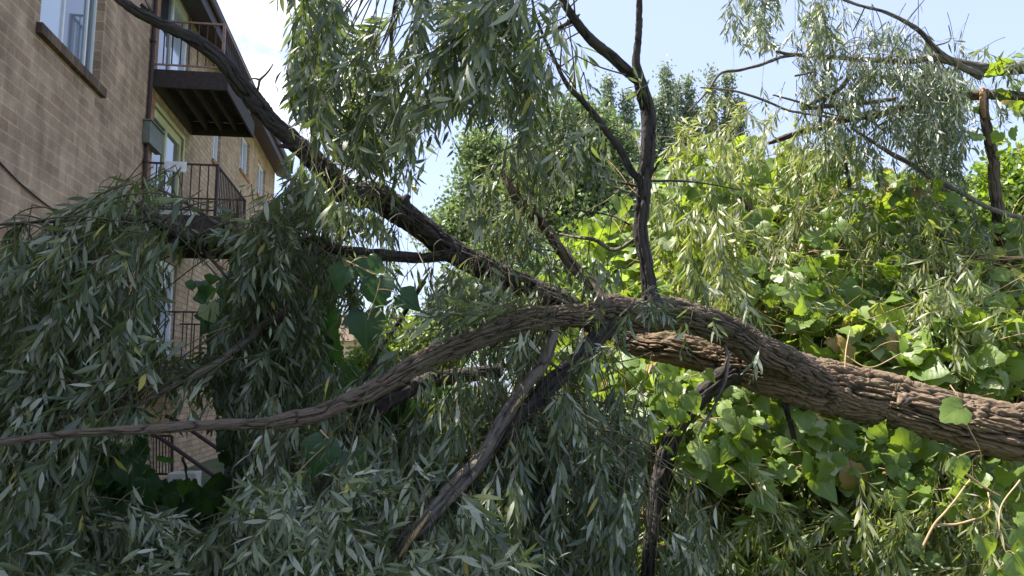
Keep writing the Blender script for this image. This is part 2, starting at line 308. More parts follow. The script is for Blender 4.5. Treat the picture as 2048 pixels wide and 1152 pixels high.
class Foliage:
    def __init__(s): s.V = []; s.T = []; s.Q = []; s.A = []; s.mT = []; s.mQ = []; s.n = 0
    def leaves(s, tm, B, D, Nn, Ln, Wd, bend, rnd, m=0):
        if len(B) == 0: return s
        V, T, Q = tm; D = unit(D); Nn = unit(Nn - D * np.sum(Nn * D, 1, keepdims=True)); S = np.cross(D, Nn); k = len(V)
        a, c, h = V[:, 0], V[:, 1], V[:, 2]
        tw = (rng.random(len(B)) - .5)[:, None] * 2. * a[None]        # a twist along the blade
        cs = c[None] * Wd[:, None]; hs = h[None] * Wd[:, None]
        y = cs * np.cos(tw) - hs * np.sin(tw); z = cs * np.sin(tw) + hs * np.cos(tw) - bend[:, None] * Ln[:, None] * a[None] ** 2
        P = B[:, None] + D[:, None] * (a[None] * Ln[:, None])[..., None] + S[:, None] * y[..., None] + Nn[:, None] * z[..., None]
        n = len(B); o = s.n + np.arange(n)[:, None, None] * k
        s.V.append(P.reshape(-1, 3)); s.T.append((o + T[None]).reshape(-1, 3)); s.mT.append(np.full(n * len(T), m))
        if len(Q): s.Q.append((o + Q[None]).reshape(-1, 4)); s.mQ.append(np.full(n * len(Q), m))
        A = np.empty((n, k, 3)); A[..., 0] = c; A[..., 1] = a; rnd = np.where(rng.random(n) < (.03 if len(V) > 20 else .012), 1., np.minimum(rnd, .94)); A[..., 2] = rnd[:, None]; s.A.append(A.reshape(-1, 3)); s.n += n * k; return s
    def tubes(s, C, r, m=1, sides=4):
        if len(C) == 0: return s
        n, K = C.shape[:2]; T = unit(np.gradient(C, axis=1)); ref = unit(np.cross(T.mean(1), [.37, .61, .70]))[:, None]
        X = unit(ref - T * np.sum(ref * T, -1, keepdims=True)); Y = np.cross(T, X); th = np.arange(sides) * 2 * math.pi / sides
        P = C[:, :, None] + r[:, :, None, None] * (np.cos(th)[:, None] * X[:, :, None] + np.sin(th)[:, None] * Y[:, :, None])
        i = np.arange(K - 1)[:, None] * sides; j = np.arange(sides)[None]
        q = np.stack([i + j, i + (j + 1) % sides, i + sides + (j + 1) % sides, i + sides + j], -1).reshape(-1, 4)
        s.V.append(P.reshape(-1, 3)); s.Q.append((s.n + np.arange(n)[:, None, None] * K * sides + q[None]).reshape(-1, 4)); s.mQ.append(np.full(n * len(q), m))
        A = np.zeros((n * K * sides, 3)); A[:, 2] = .5; s.A.append(A); s.n += n * K * sides; return s
    def build(s, name, mats, parent):
        fa, mi = [], []
        if s.T: fa.append(np.concatenate(s.T)); mi.append(np.concatenate(s.mT))
        if s.Q: fa.append(np.concatenate(s.Q)); mi.append(np.concatenate(s.mQ))
        return mesh_obj(name, np.concatenate(s.V), fa, mats, parent, mi, True, np.concatenate(s.A))
GAPS = []       # (polygon in the photograph, chance that a leaf is missing there, nearest and farthest distance it applies to)
def inside(poly, u, v):
    p = np.array(poly, float); c = np.zeros(u.shape, bool)
    for (x0, y0), (x1, y1) in zip(p, np.roll(p, -1, 0)):
        c ^= ((y0 > v) != (y1 > v)) & (u < (x1 - x0) * (v - y0) / (y1 - y0 + 1e-9) + x0)
    return c
def inpoly(poly, n):
    p = np.array(poly, float); out = np.zeros((0, 2))
    while len(out) < n:
        q = rng.random((n * 3, 2)) * (p.max(0) - p.min(0)) + p.min(0); out = np.vstack([out, q[inside(poly, q[:, 0], q[:, 1])]])
    return out[:n]
def keep(P, wood=True):
    """which leaf points survive the pruning of gaps and of the view on to bare wood"""
    u, v, d = proj(P); k = np.ones(len(P), bool); rr = rng.random(len(P))
    uj = u + rng.normal(0, 11, len(P)); vj = v + rng.normal(0, 11, len(P))
    for poly, pr_, d0, d1 in GAPS: k &= ~(inside(poly, uj, vj) & (rr < pr_) & (d > d0) & (d < d1))
    if wood:
        r2 = rng.random(len(P))
        for C, r, cl_ in LIMBS:
            if cl_ <= 0: continue
            cu, cv, cdp = proj(C[::4]); pr2 = r[::4] / cdp * f_
            for s0 in range(0, len(P), 20000):
                sl_ = slice(s0, s0 + 20000); D2 = np.hypot(u[sl_, None] - cu[None], v[sl_, None] - cv[None]) - pr2[None] - 13
                hit = (D2 < 0) & (d[sl_, None] < cdp[None] + .05)
                k[sl_] &= ~(hit.any(1) & (r2[sl_] < cl_))
    return k
def grow(P, D, Ln, droop, K=7, wob=.12):
    n = len(P); D = unit(D); C = np.zeros((n, K, 3)); C[:, 0] = P; d = D.copy()
    for k in range(1, K):
        d = unit(d + np.array([0, 0, -1.]) * (droop[:, None] / (K - 1)) + rng.normal(0, wob, (n, 3)) / math.sqrt(K)); C[:, k] = C[:, k - 1] + d * (Ln / (K - 1))[:, None]
    return C
def along(C, t):
    K = C.shape[1]; x = np.clip(t, 0, .999) * (K - 1); i = x.astype(int); f = (x - i)[..., None]; a = np.take_along_axis(C, i[..., None], 1); b = np.take_along_axis(C, (i + 1)[..., None], 1)
    return a * (1 - f) + b * f, unit(b - a)
def sprays(fo, C, nl, ll, lw, grav=.35, rbase=.5, rspread=.3, tm=TW, t0=.08, ang=.75, bendr=(-.05, .38)):
    """leaves set alternately along the twigs C"""
    n = len(C); t = (np.arange(nl)[None] + rng.random((n, nl)) * .6) / nl * (1 - t0) + t0; P, T = along(C, t)
    ph = rng.random((n, 1)) * 6.28 + np.arange(nl)[None] * 2.4; ref = unit(np.cross(T, [.31, .23, .92])); r2 = np.cross(T, ref)
    side = ref * np.cos(ph)[..., None] + r2 * np.sin(ph)[..., None]; a = ang * (.7 + .6 * rng.random((n, nl)))[..., None]
    D = unit(T * np.cos(a) + side * np.sin(a) + np.array([0, 0, -1.]) * grav * (.4 + 1.2 * rng.random((n, nl, 1))))
    Nn = unit(np.array([0, 0, 1.]) * .8 + rng.normal(0, .75, (n, nl, 3)))
    sz = (.45 + .55 * np.sin(np.clip(t * 1.15 + .12, 0, 1) * math.pi) ** .6) * (.75 + .5 * rng.random((n, nl)))
    tw = (rbase + rng.normal(0, .13, (n, 1)) + rng.normal(0, rspread, (n, nl))).clip(0, 1)
    P, D, Nn, sz, tw = P.reshape(-1, 3), D.reshape(-1, 3), Nn.reshape(-1, 3), sz.ravel(), tw.ravel()
    k = keep(P + D * (ll * .35)) & keep(P + D * (ll * .85)); m = k.sum()
    fo.leaves(tm, P[k], D[k], Nn[k], ll * sz[k], lw * sz[k] * (.8 + .4 * rng.random(m)), rng.uniform(*bendr, m), tw[k])
def fill(fo, poly, d0, d1, n, cdirn, spread=.35, Ln=(.45, .8), droop=(.5, 1.3), nsub=7, subL=(.16, .34), nl=15, ll=.095, lw=.0085, rb=.5, rs=.33, grav=.35, rt=.0026, ang=.75, feed=None):
    q = inpoly(poly, n); d = rng.uniform(d0, d1, n); P = at(q[:, 0], q[:, 1], d)
    D = unit(cdir(*cdirn)[None] + rng.normal(0, spread, (n, 3))); C = grow(P, D, rng.uniform(*Ln, n), rng.uniform(*droop, n), 9)
    C -= (C[:, 4:5] - C[:, 0:1]) * .8
    kk = np.all([keep(C[:, i_], False) for i_ in (0, 2, 4, 6, 8)], 0); C = C[kk]; n = len(C)
    fo.tubes(C, np.linspace(rt, rt * .35, 9)[None] * np.ones((n, 1)), sides=5)
    t = (np.arange(nsub)[None] + rng.random((n, nsub))) / nsub; B, T = along(C, t); B = B.reshape(-1, 3); T = T.reshape(-1, 3); m = len(B)
    sd = unit(np.cross(T, rng.normal(0, 1, (m, 3)))); SD = unit(T * .9 + sd * .65)
    C2 = grow(B, SD, rng.uniform(*subL, m), rng.uniform(*droop, m), 7); C2 = C2[keep(C2[:, 3], False) & keep(C2[:, 6], False)]; m = len(C2); fo.tubes(C2, np.linspace(rt * .45, rt * .2, 7)[None] * np.ones((m, 1)))
    sprays(fo, C2, int(nl * 1.25), ll * 1.03, lw * .98, grav, rb, rs, ang=ang)
    if feed is not None:     # bearing twigs run back to the limb they grow on
        F = at(np.array([p[0] for p in feed], float), np.array([p[1] for p in feed], float), np.array([p[2] for p in feed], float))
        F = np.concatenate([F[:-1] + (F[1:] - F[:-1]) * t_ for t_ in np.linspace(0, 1, 8)[:-1]])
        j = np.argmin(np.linalg.norm(F[None] - C[:, :1], axis=-1) + rng.random((n, len(F))) * .5, 1); A_ = F[j]; Bp = C[:, 0]
        tt = np.linspace(0, 1, 8)[None, :, None]; G = A_[:, None] * (1 - tt) + Bp[:, None] * tt; ln = np.linalg.norm(Bp - A_, axis=1)[:, None, None]
        G[..., 2] += (np.sin(tt * math.pi)[..., 0] * ln[..., 0] * .05); G += (np.sin(tt * math.pi)) * rng.normal(0, .05, (n, 1, 3)) * ln
        sel = (ln[:, 0, 0] < 1.1) & keep(G[:, 4], False) & keep(G[:, 2], False)
        fo.tubes(G[sel], (np.linspace(rt * 1.7, rt, 8)[None] * np.ones((n, 1)))[sel], sides=5)
    return C
#BODY
# ------------------------------------------------------------------ ground
def grid_sheet(name, x0, x1, y0, y1, n, z, amp, m, label=None):
    xs, ys = np.linspace(x0, x1, n), np.linspace(y0, y1, n); X, Y = np.meshgrid(xs, ys, indexing='ij')
    Zz = z + amp * (vnoise(np.stack([X * .6, Y * .6, X * 0], -1), 3) - .5); V = np.stack([X, Y, Zz], -1).reshape(-1, 3)
    i = (np.arange(n - 1)[:, None] * n + np.arange(n - 1)[None]).ravel(); q = np.stack([i, i + n, i + n + 1, i + 1], 1)
    return tag(mesh_obj(name, V, [q], m, smooth=True), kind='structure')
M['ground'] = plain('rough lawn soil and grass', (.075, .095, .04), .95, .5, 3.5, .6)
M['concrete'] = plain('worn concrete', (.42, .40, .36), .9, .2, 5, .3)
g1 = grid_sheet('ground', -14, 22, -6, 40, 120, 0, .10, M['ground'])
g2 = MB(); s_ = 900
for a in ((-s_, -14, -s_, s_), (22, s_, -s_, s_), (-14, 22, -s_, -6), (-14, 22, 40, s_)): g2.quad((a[0], a[2], -.06), (a[1], a[2], -.06), (a[1], a[3], -.06), (a[0], a[3], -.06))
tag(g2.build('terrain', M['ground']), kind='structure')
pa = MB(); pa.box(2.6, 4.7, 3.9, 8.5, -.2, .09); tag(pa.build('path', M['concrete'], bevel=.01), kind='structure')
pa = MB(); pa.box(-3.2, 9, 26, 34, -.3, .06); tag(pa.build('road', M['concrete'], bevel=.01), kind='structure')

# ------------------------------------------------------------------ apartment building
WX = -4.4
M['brickA'] = brick_mat('old brown brick', (.42, .275, .18), (.56, .39, .265), (.70, .55, .41), .40, .152, .006, stain=.5, bedv=.5)
M['brickB'] = brick_mat('tan brick', (.43, .30, .185), (.60, .43, .28), (.36, .26, .17), .34, .12, .014, bump=.8, stain=.3)
M['brickO'] = brick_mat('orange brick', (.34, .16, .085), (.42, .22, .12), (.36, .25, .17), .30, .10, .008, stain=.2)
M['sillbrick'] = brick_mat('sill brick', (.13, .085, .06), (.22, .15, .105), (.09, .07, .055), .105, 5., .008, stain=.5)
M['white'] = plain('white window vinyl', (.72, .74, .74), .45, .06, 6, 0)
M['cream'] = plain('cream door frame', (.62, .60, .36), .5, .12, 6, .05)
M['eave'] = plain('dark brown eave metal', (.050, .036, .036), .6, .25, 3, .05)
M['darkwood'] = plain('dark stained deck timber', (.050, .038, .036), .8, .35, 14, .3)
M['rail'] = plain('rusty brown railing paint', (.055, .036, .034), .6, .35, 25, .1)
M['railtop'] = plain('weathered light rail paint', (.30, .19, .16), .6, .3, 18, .1)
M['galv'] = plain('dull galvanized metal', (.17, .18, .15), .55, .2, 9, .1, .3)
M['fabric'] = plain('white towel cloth', (.75, .74, .72), .9, .06, 12, .3)
def glass(name, col, rough=.06):
    m, nt, b, o = mat(name); b.inputs['Base Color'].default_value = (*col, 1); b.inputs['Roughness'].default_value = rough
    b.inputs['Specular IOR Level'].default_value = .8; b.inputs['Coat Weight'].default_value = .5; b.inputs['Coat Roughness'].default_value = .03; return m
M['glass_dark'] = glass('dark room behind glass', (.035, .042, .055)); M['glass_mid'] = glass('grey glass', (.10, .13, .17)); M['glass_curtain_sky'] = glass('curtain and painted sky in glass', (.42, .47, .56), .12)
bld = thing('apartment_building', 'three storey brown and tan brick apartment block with dark balconies and sliding doors', 'building', (WX, 14.1, 0))
zz = lambda z: z + Z0
def wall(name, y0, y1, z0, z1, ops, m, depth=.14, x=WX):
    ys = sorted({y0, y1, *[a for o in ops for a in o[:2]]}); zs = sorted({z0, z1, *[a for o in ops for a in o[2:]]}); b = MB()
    for i in range(len(ys) - 1):
        for j in range(len(zs) - 1):
            cy, cz = (ys[i] + ys[i + 1]) / 2, (zs[j] + zs[j + 1]) / 2
            if any(o[0] < cy < o[1] and o[2] < cz < o[3] for o in ops): continue
            b.quad((x, ys[i], zs[j]), (x, ys[i + 1], zs[j]), (x, ys[i + 1], zs[j + 1]), (x, ys[i], zs[j + 1]))
    for a, c, e, f in ops:
        xi = x - depth
        b.quad((x, a, e), (xi, a, e), (xi, a, f), (x, a, f)); b.quad((x, c, e), (x, c, f), (xi, c, f), (xi, c, e))
        b.quad((x, a, f), (xi, a, f), (xi, c, f), (x, c, f)); b.quad((x, a, e), (x, c, e), (xi, c, e), (xi, a, e))
    return b.build(name, m, bld)
ztop = zz(7.95)
wall('brick_wall', 2., 14.1, -.3, ztop, [(9.93, 11.93, zz(4.47), zz(6.3))], M['brickA'])
dops = [(14.55, 16.5, zz(z), zz(z + 2.04)) for z in (5.76, 3.10, .45)]
wins = [(19.05, 19.85, zz(5.5), zz(7.2)), (22.3, 23.6, zz(6.2), zz(7.3)), (25.1, 26.5, zz(6.2), zz(7.3)), (19.6, 20.9, zz(3.2), zz(4.6)), (23.5, 25., zz(3.2), zz(4.6))]
wall('orange_brick_wall', 14.1, 14.55, -.3, ztop, [], M['brickO'])
wall('tan_brick_wall', 14.55, 28.5, -.3, ztop, [*[(14.55, *o[1:]) for o in dops], *wins], M['brickB'], .12)
b = MB(); b.quad((WX, 28.5, -.3), (-14, 28.5, -.3), (-14, 28.5, ztop), (WX, 28.5, ztop)); b.quad((WX, 2, -.3), (WX, 2, ztop), (-14, 2, ztop), (-14, 2, -.3))
b.quad((-14, 2, -.3), (-14, 2, ztop), (-14, 28.5, ztop), (-14, 28.5, -.3)); b.build('side_wall', M['brickB'], bld)
b = MB(); b.box(-14.3, -3.9, 12.9, 28.9, zz(7.98), zz(8.25)); b.box(-14.3, -4.3, 1.8, 12.9, zz(7.98), zz(8.25)); rf = b.build('roof', M['eave'], bld)
# sloping soffit and fascia over the balconies
b = MB(); b.add([(WX + .003, 12.9, zz(7.80)), (-3.9, 12.9, zz(7.62)), (-3.9, 28.9, zz(7.62)), (WX + .003, 28.9, zz(7.80)), (WX + .003, 12.9, zz(7.978)), (-3.903, 12.9, zz(7.978)), (-3.903, 28.9, zz(7.978)), (WX + .003, 28.9, zz(7.978))],
      [[0, 1, 2, 3], [1, 5, 6, 2], [0, 4, 5, 1], [3, 2, 6, 7]]); b.build('eave', M['eave'], rf)
b = MB(); b.rod((-3.86, 13, zz(7.92)), (-3.86, 28.8, zz(7.92)), .055, 10); b.build('gutter', M['eave'], rf)
b = MB(); b.rod((WX + .05, 14.08, .1), (WX + .05, 14.08, zz(7.8)), .035, 10)
for z in (1.2, 3.4, 5.6, 7.8): b.box(WX, WX + .09, 14.03, 14.13, z, z + .04)
b.build('downspout', M['rail'], bld)
b = MB(); b.box(WX + .004, WX + .13, 13.95, 14.7, zz(4.27), zz(4.66)); b.box(WX + .004, WX + .16, 13.93, 14.72, zz(4.66), zz(4.69)); b.build('wall_box', M['galv'], bld, bevel=.008)
# utility cable sagging along the old brick
c = px_ = np.array([(WX + .02, 7.2, zz(3.05)), (WX + .02, 9.28, zz(2.51)), (WX + .02, 10.2, zz(2.36)), (WX + .02, 11.1, zz(2.28)), (WX + .02, 12.4, zz(2.1)), (WX + .02, 13.9, zz(2.02))])
fo = Foliage(); q, _s = smoothcurve(c, .15); fo.tubes(q[None], np.full((1, len(q)), .012), 0, 6); fo.build('wall_cable', [M['eave']], bld)
def window(y0, y1, z0, z1, panes, fm, dx=.09, fw=.05, mull=()):
    xf = WX - dx; fr = MB()
    for a in ((y0, y1, z0, z0 + fw), (y0, y1, z1 - fw, z1)): fr.box(xf - .04, xf, *a)
    ed = [y0, *mull, y1]
    for k, yy in enumerate(ed):
        a, c_ = (yy, yy + fw) if k == 0 else ((yy - fw, yy) if k == len(ed) - 1 else (yy - fw / 2, yy + fw / 2)); fr.box(xf - .042, xf + (.003 if 0 < k < len(ed) - 1 else 0), a, c_, z0 + fw, z1 - fw)
    w_ = fr.build('window', fm, bld, bevel=.004)
    for k, gm in enumerate(panes):
        p = MB(); a, c_ = ed[k], ed[k + 1]; p.box(xf - .035, xf - .022 - .004 * k, a + .01, c_ - .01, z0 + .01, z1 - .01); p.build('pane', gm, w_)
    return w_
w0 = window(9.93, 11.93, zz(4.47), zz(6.3), [M['glass_curtain_sky'], M['glass_mid'], M['glass_mid']], M['white'], .11, .045, (10.85, 11.62))  # pale blue of the left pane paints in the sky's reflection
b = MB(); b.box(WX - .11, WX + .075, 9.84, 12.03, zz(4.33), zz(4.468)); b.build('window_sill', M['sillbrick'], bld, bevel=.006)
for o in wins:
    window(*o, [M['glass_mid'], M['glass_curtain_sky']], M['white'], .07, .055, ((o[0] + o[1]) / 2,))
    b = MB(); b.box(WX - .07, WX + .05, o[0] - .06, o[1] + .06, o[2] - .09, o[2] - .002); b.build('window_sill', M['brickO'], bld)
for k, o in enumerate(dops):
    fm = M['white'] if k != 1 else M['cream']; xf = WX - .05; d_ = MB()
    y0, y1, z0, z1 = o; ym = 15.45
    for a in ((y0, y0 + .06, z0, z1), (y1 - .10, y1, z0, z1), (y0 + .06, y1 - .10, z1 - .16, z1), (y0 + .06, y1 - .1, z0, z0 + .08), (ym - .05, ym + .05, z0 + .08, z1 - .16)): d_.box(xf - .05, xf + .02, *a)
    dd = d_.build('sliding_door', fm, bld, bevel=.006)
    p = MB(); p.box(xf - .03, xf - .02, y0 + .05, ym, z0 + .05, z1 - .1); p.build('pane', M['glass_dark'], dd)
    p = MB(); p.box(xf - .04, xf - .03, ym, y1 - .08, z0 + .05, z1 - .1); p.build('pane', M['glass_curtain_sky'] if k != 1 else M['glass_mid'], dd)
    p = MB(); p.box(xf + .021, xf + .045, ym - .02, ym + .02, z0 + .9, z0 + 1.15); p.build('handle', M['galv'], dd)
    p = MB(); ya = y1 + .002
    for a in ((y1 + .002, y1 + .07, z0, z1 + .07), (y0, y1 + .002, z1 + .002, z1 + .07)): p.box(WX + .002, WX + .022, *a)
    p.build('door_trim', fm if k == 1 else M['railtop'], dd)
def balcony(zd, y0=14.32, y1=17.05, x1=-3.10):
    """dark timber deck on joists with a picket railing"""
    bal = tag(bpy.data.objects.new('balcony', None)); link(bal); bal.parent = bld; bal.location = (x1 - WX, y0 - 14.1, zd)
    d = MB(); n = 11; wd = (y1 - y0 - .04) / n
    for i in range(n): d.box(WX + .01, x1, y0 + .02 + i * wd, y0 + .02 + (i + 1) * wd - .012, zd - .045, zd)
    d.build('deck', M['darkwood'], bal, bevel=.003)
    j = MB()
    for x in (WX + .32, WX + .62, WX + .92): j.box(x, x + .04, y0 + .045, y1 - .045, zd - .25, zd - .047)
    j.build('joists', M['darkwood'], bal)
    f = MB(); f.box(WX + .01, x1 - .043, y0, y0 + .04, zd - .34, zd - .048); f.box(x1 - .04, x1, y0, y1, zd - .34, zd - .048); f.box(WX + .01, x1 - .043, y1 - .04, y1, zd - .34, zd - .048); f.box(WX + .01, WX + .05, y0 + .043, y1 - .043, zd - .34, zd - .048)
    f.build('fascia', M['darkwood'], bal, bevel=.004)
    xr = x1 - .12; top = zd + .93; lo = zd + .10; r = MB()
    r.bar((WX + .01, y0 + .05, top), (xr, y0 + .05, top), .035, .03); r.bar((xr, y0 + .05, top + .002), (xr, y1 - .05, top + .002), .035, .03); r.bar((WX + .01, y1 - .05, top), (xr, y1 - .05, top), .035, .03)
    r.bar((WX + .01, y0 + .05, lo), (xr, y0 + .05, lo), .025, .03); r.bar((xr, y0 + .05, lo + .002), (xr, y1 - .05, lo + .002), .025, .03); r.bar((WX + .01, y1 - .05, lo), (xr, y1 - .05, lo), .025, .03)
    rl = r.build('railing', M['railtop'] if zd > 7 else M['rail'], bal)
    p = MB()
    for k in range(1, 8): x = WX + k * (xr - WX) / 8; p.rod((x, y0 + .05, lo), (x, y0 + .05, top), .012, 6); p.rod((x, y1 - .05, lo), (x, y1 - .05, top), .012, 6)
    for k in range(1, 19): y = y0 + .05 + k * (y1 - y0 - .1) / 19; p.rod((xr, y, lo), (xr, y, top), .011, 6)
    p.build('pickets', M['rail'], rl)
    for y in (y0 + .05, y1 - .05): q_ = MB(); q_.box(xr - .025, xr + .025, y - .025, y + .025, zd - .003, top + .02); q_.build('post', M['railtop'] if zd > 7 else M['rail'], rl, bevel=.003)
    return bal
for zd in (5.76, 3.10, .45): balcony(zz(zd))
# things on the middle balcony
t = MB(); n = 24
for k in range(6):
    pass
def cloth(name, P, Uv, Vv, nu, nv, wob, thick, m, label, cat):
    u_, v_ = np.meshgrid(np.linspace(0, 1, nu), np.linspace(0, 1, nv), indexing='ij'); Uv, Vv = np.array(Uv), np.array(Vv); Nn = unit(np.cross(Uv, Vv))
    V = np.array(P) + u_[..., None] * Uv + v_[..., None] * Vv + Nn * (wob * np.sin(u_ * 19 + v_ * 2) * v_ + .02 * vnoise(np.stack([u_ * 6, v_ * 6, u_ * 0], -1), 5))[..., None]
    V = V.reshape(-1, 3); i = (np.arange(nu - 1)[:, None] * nv + np.arange(nv - 1)[None]).ravel(); q = np.stack([i, i + nv, i + nv + 1, i + 1], 1)
    o = mesh_obj(name, V, [q], m, smooth=True); s = o.modifiers.new('thickness', 'SOLIDIFY'); s.thickness = thick; return tag(o, label, cat)
cloth('towel', (-4.12, 14.33, zz(4.06)), (.38, 0, 0), (0, -.02, -.20), 20, 8, .012, .012, M['fabric'], 'white cloth hung over the rail of the middle balcony', 'towel')
crt = thing('storage_crate', 'low pale plastic crate on the deck of the middle balcony', 'crate', (-3.95, 14.7, zz(3.1)))
b = MB(); b.box(-4.2, -3.7, 14.5, 14.52, zz(3.10), zz(3.26)); b.box(-4.2, -3.7, 14.83, 14.85, zz(3.1), zz(3.26)); b.box(-4.2, -4.18, 14.52, 14.83, zz(3.1), zz(3.26)); b.box(-3.72, -3.7, 14.52, 14.83, zz(3.1), zz(3.26)); b.box(-4.18, -3.72, 14.52, 14.83, zz(3.1), zz(3.12)); b.build('crate_body', M['fabric'], crt, bevel=.004)
b = MB(); b.box(-4.22, -3.68, 14.48, 14.87, zz(3.262), zz(3.285)); b.build('rim', M['galv'], crt, bevel=.004)
# area stair rails, picket gate and concrete block seen through the branches
def pipe(pts, r, name, m, parent):
    fo = Foliage(); q, _ = smoothcurve(np.array(pts), .06); fo.tubes(q[None], np.full((1, len(q)), r), 0, 10); return fo.build(name, [m], parent)
hr = thing('stair_handrail', 'brown pipe handrails slanting down beside the wall under the bottom balcony', 'handrail', at(395, 960, 13.6))
pipe([at(332, 832, 13.9), at(360, 846, 13.7), at(428, 892, 13.2), at(490, 934, 12.7)], .034, 'upper_rail', M['rail'], hr)
pipe([at(285, 868, 13.4), at(312, 872, 13.3), at(335, 886, 13.2), at(392, 926, 12.8), at(450, 967, 12.3)], .034, 'lower_rail', M['rail'], hr)
gt = thing('picket_gate', 'dark metal picket gate at the foot of the wall below the balconies', 'gate', at(315, 955, 14.6))
gp = [at(u, v, 14.6) for u, v in ((288, 872), (344, 872), (344, 948), (288, 948))]
b = MB(); b.bar(gp[0], gp[1], .03, .04); b.bar(gp[3], gp[2], .03, .04); b.rod(gp[0], gp[3], .022); b.rod(gp[1], gp[2], .03); b.build('gate_frame', M['rail'], gt)
b = MB()
for k in range(1, 9): b.rod(gp[0] + (gp[1] - gp[0]) * k / 9, gp[3] + (gp[2] - gp[3]) * k / 9, .011, 6)
b.build('pickets', M['rail'], gt)
p0 = at(368, 975, 12.9)
cb = thing('concrete_planter', 'square grey concrete block planter beside the stair handrail', 'planter', (p0[0], p0[1], 0))
b = MB(); b.box(p0[0] - .22, p0[0] + .22, p0[1] - .2, p0[1] + .2, -.05, p0[2] + .25); b.build('block', M['concrete'], cb, bevel=.015)
b = MB(); b.box(p0[0] - .3, p0[0] + .3, p0[1] - .28, p0[1] + .28, -.05, p0[2] - .02); b.build('footing', M['concrete'], cb, bevel=.015)
# far buildings glimpsed below the limbs
M['stucco'] = plain('pale pink stucco', (.62, .47, .38), .9, .08, 4, .2); M['shingle'] = plain('brown shingle roof', (.12, .08, .06), .9, .3, 9, .3)
def house(px, d, w_, h_, dep, label, m):
    c = at(px, 780, d); t = thing('house', label, 'house', (c[0], c[1], 0)); b = MB(); b.box(c[0] - w_ / 2, c[0] + w_ / 2, c[1], c[1] + dep, -.1, h_); b.build('wall', m, t)
    b = MB(); e = .4; x0, x1, y0, y1 = c[0] - w_ / 2 - e, c[0] + w_ / 2 + e, c[1] - e, c[1] + dep + e; ym = (y0 + y1) / 2; rz = h_ + 1.7
    b.quad((x0, y0, h_ + .01), (x1, y0, h_ + .01), (x1, ym, rz), (x0, ym, rz)); b.quad((x0, y1, h_ + .01), (x0, ym, rz), (x1, ym, rz), (x1, y1, h_ + .01)); b.quad((x0, y0, h_ + .008), (x0, y1, h_ + .008), (x1, y1, h_ + .008), (x1, y0, h_ + .008))
    b.add([(x0 + .3, y0 + .5, h_ + .01), (x0 + .3, ym, rz - .1), (x0 + .3, y1 - .5, h_ + .01)], [[0, 1, 2, 2]]); b.add([(x1 - .3, y0 + .5, h_ + .01), (x1 - .3, y1 - .5, h_ + .01), (x1 - .3, ym, rz - .1)], [[0, 1, 2, 2]]); b.build('roof', M['shingle'], t)
    for k in range(3):
        x = c[0] - w_ / 2 + (k + .5) * w_ / 3; f = MB(); f.box(x - .55, x + .55, c[1] - .05, c[1] - .002, 1.0, 2.2); wf = f.build('window', M['white'], t); f = MB(); f.box(x - .46, x + .46, c[1] - .06, c[1] - .052, 1.08, 2.12); f.build('pane', M['glass_mid'], wf)
house(690, 40, 9, 4.2, 7, 'low pinkish house glimpsed behind the limbs beside the apartment block', M['stucco'])

# ------------------------------------------------------------------ trees beyond
def bgtree(name, label, cat, lobes, d, nleaf, size, m, trunk_px, group=None, rb=.5, tw=.25, shell=.45, scat=1.9):
    u0, v0 = trunk_px; base = at(u0, 780, d); t = thing(name, label, cat, (base[0], base[1], 0), group)
    top = at(u0, v0, d); b = MB(); K = 6; c3 = [np.array([base[0], base[1], -.1]) * (1 - k / K) + top * (k / K) + np.array([.15 * math.sin(k * 2.1), .1 * math.cos(k), 0]) for k in range(K + 1)]
    fo = Foliage(); fo.tubes(np.array(c3)[None], np.linspace(tw, tw * .25, K + 1)[None], 0, 10)
    for lu, lv, ru, rv in lobes:
        tgt = at(lu, lv, d); a = np.array(c3[3]); k = np.linspace(0, 1, 6)[:, None]; cc = a * (1 - k) + tgt * k; cc[:, 2] += np.sin(k[:, 0] * 3.1) * .3; fo.tubes(cc[None], np.linspace(tw * .4, tw * .1, 6)[None], 0, 6)
    fo.build('trunk', [M['bark_dark']], t)
    ar = np.array([l[2] * l[3] for l in lobes], float); ar /= ar.sum(); fo = Foliage()
    for (lu, lv, ru, rv), wgt in zip(lobes, ar):
        n = int(nleaf * wgt); c = at(lu, lv, d); nb = max(6, n // 26); dr = unit(rng.normal(0, 1, (nb, 3))); rad = (1 - shell * rng.random(nb)) * (.8 + .5 * vnoise(dr * 2.2 + lu, 4))
        sx, sz_ = ru / f_ * d, rv / f_ * d; cc = c + dr * rad[:, None] * np.array([sx, (sx + sz_) / 2, sz_]); P = np.repeat(cc, 26, 0) + rng.normal(0, 1, (nb * 26, 3)) * size * np.array([scat, scat, scat * .8]); mm = len(P)
        tn = (np.repeat(rng.normal(rb, .16, nb), 26) + rng.normal(0, .17, mm)).clip(0, 1)
        fo.leaves(TS, P, rng.normal(0, 1, (mm, 3)) + np.array([0, 0, -.3]), rng.normal(0, 1, (mm, 3)) + np.array([0, 0, .8]), size * rng.uniform(.7, 1.25, mm), size * .36 * rng.uniform(.8, 1.2, mm), np.full(mm, .1), tn)
    fo.build('crown', [m], t); return t
GT = 'trees beyond the fallen willow'
bgtree('shade_tree', 'large round crowned green tree behind the upright willow shoot', 'tree', [(1150, 300, 62, 80), (1215, 370, 60, 85), (1090, 390, 70, 70), (1180, 450, 100, 60), (1140, 228, 32, 34), (1060, 330, 36, 40), (1240, 300, 26, 46), (1190, 250, 26, 34)], 34, 34000, .20, M['treeleaf'], (1160, 400), GT, .6)
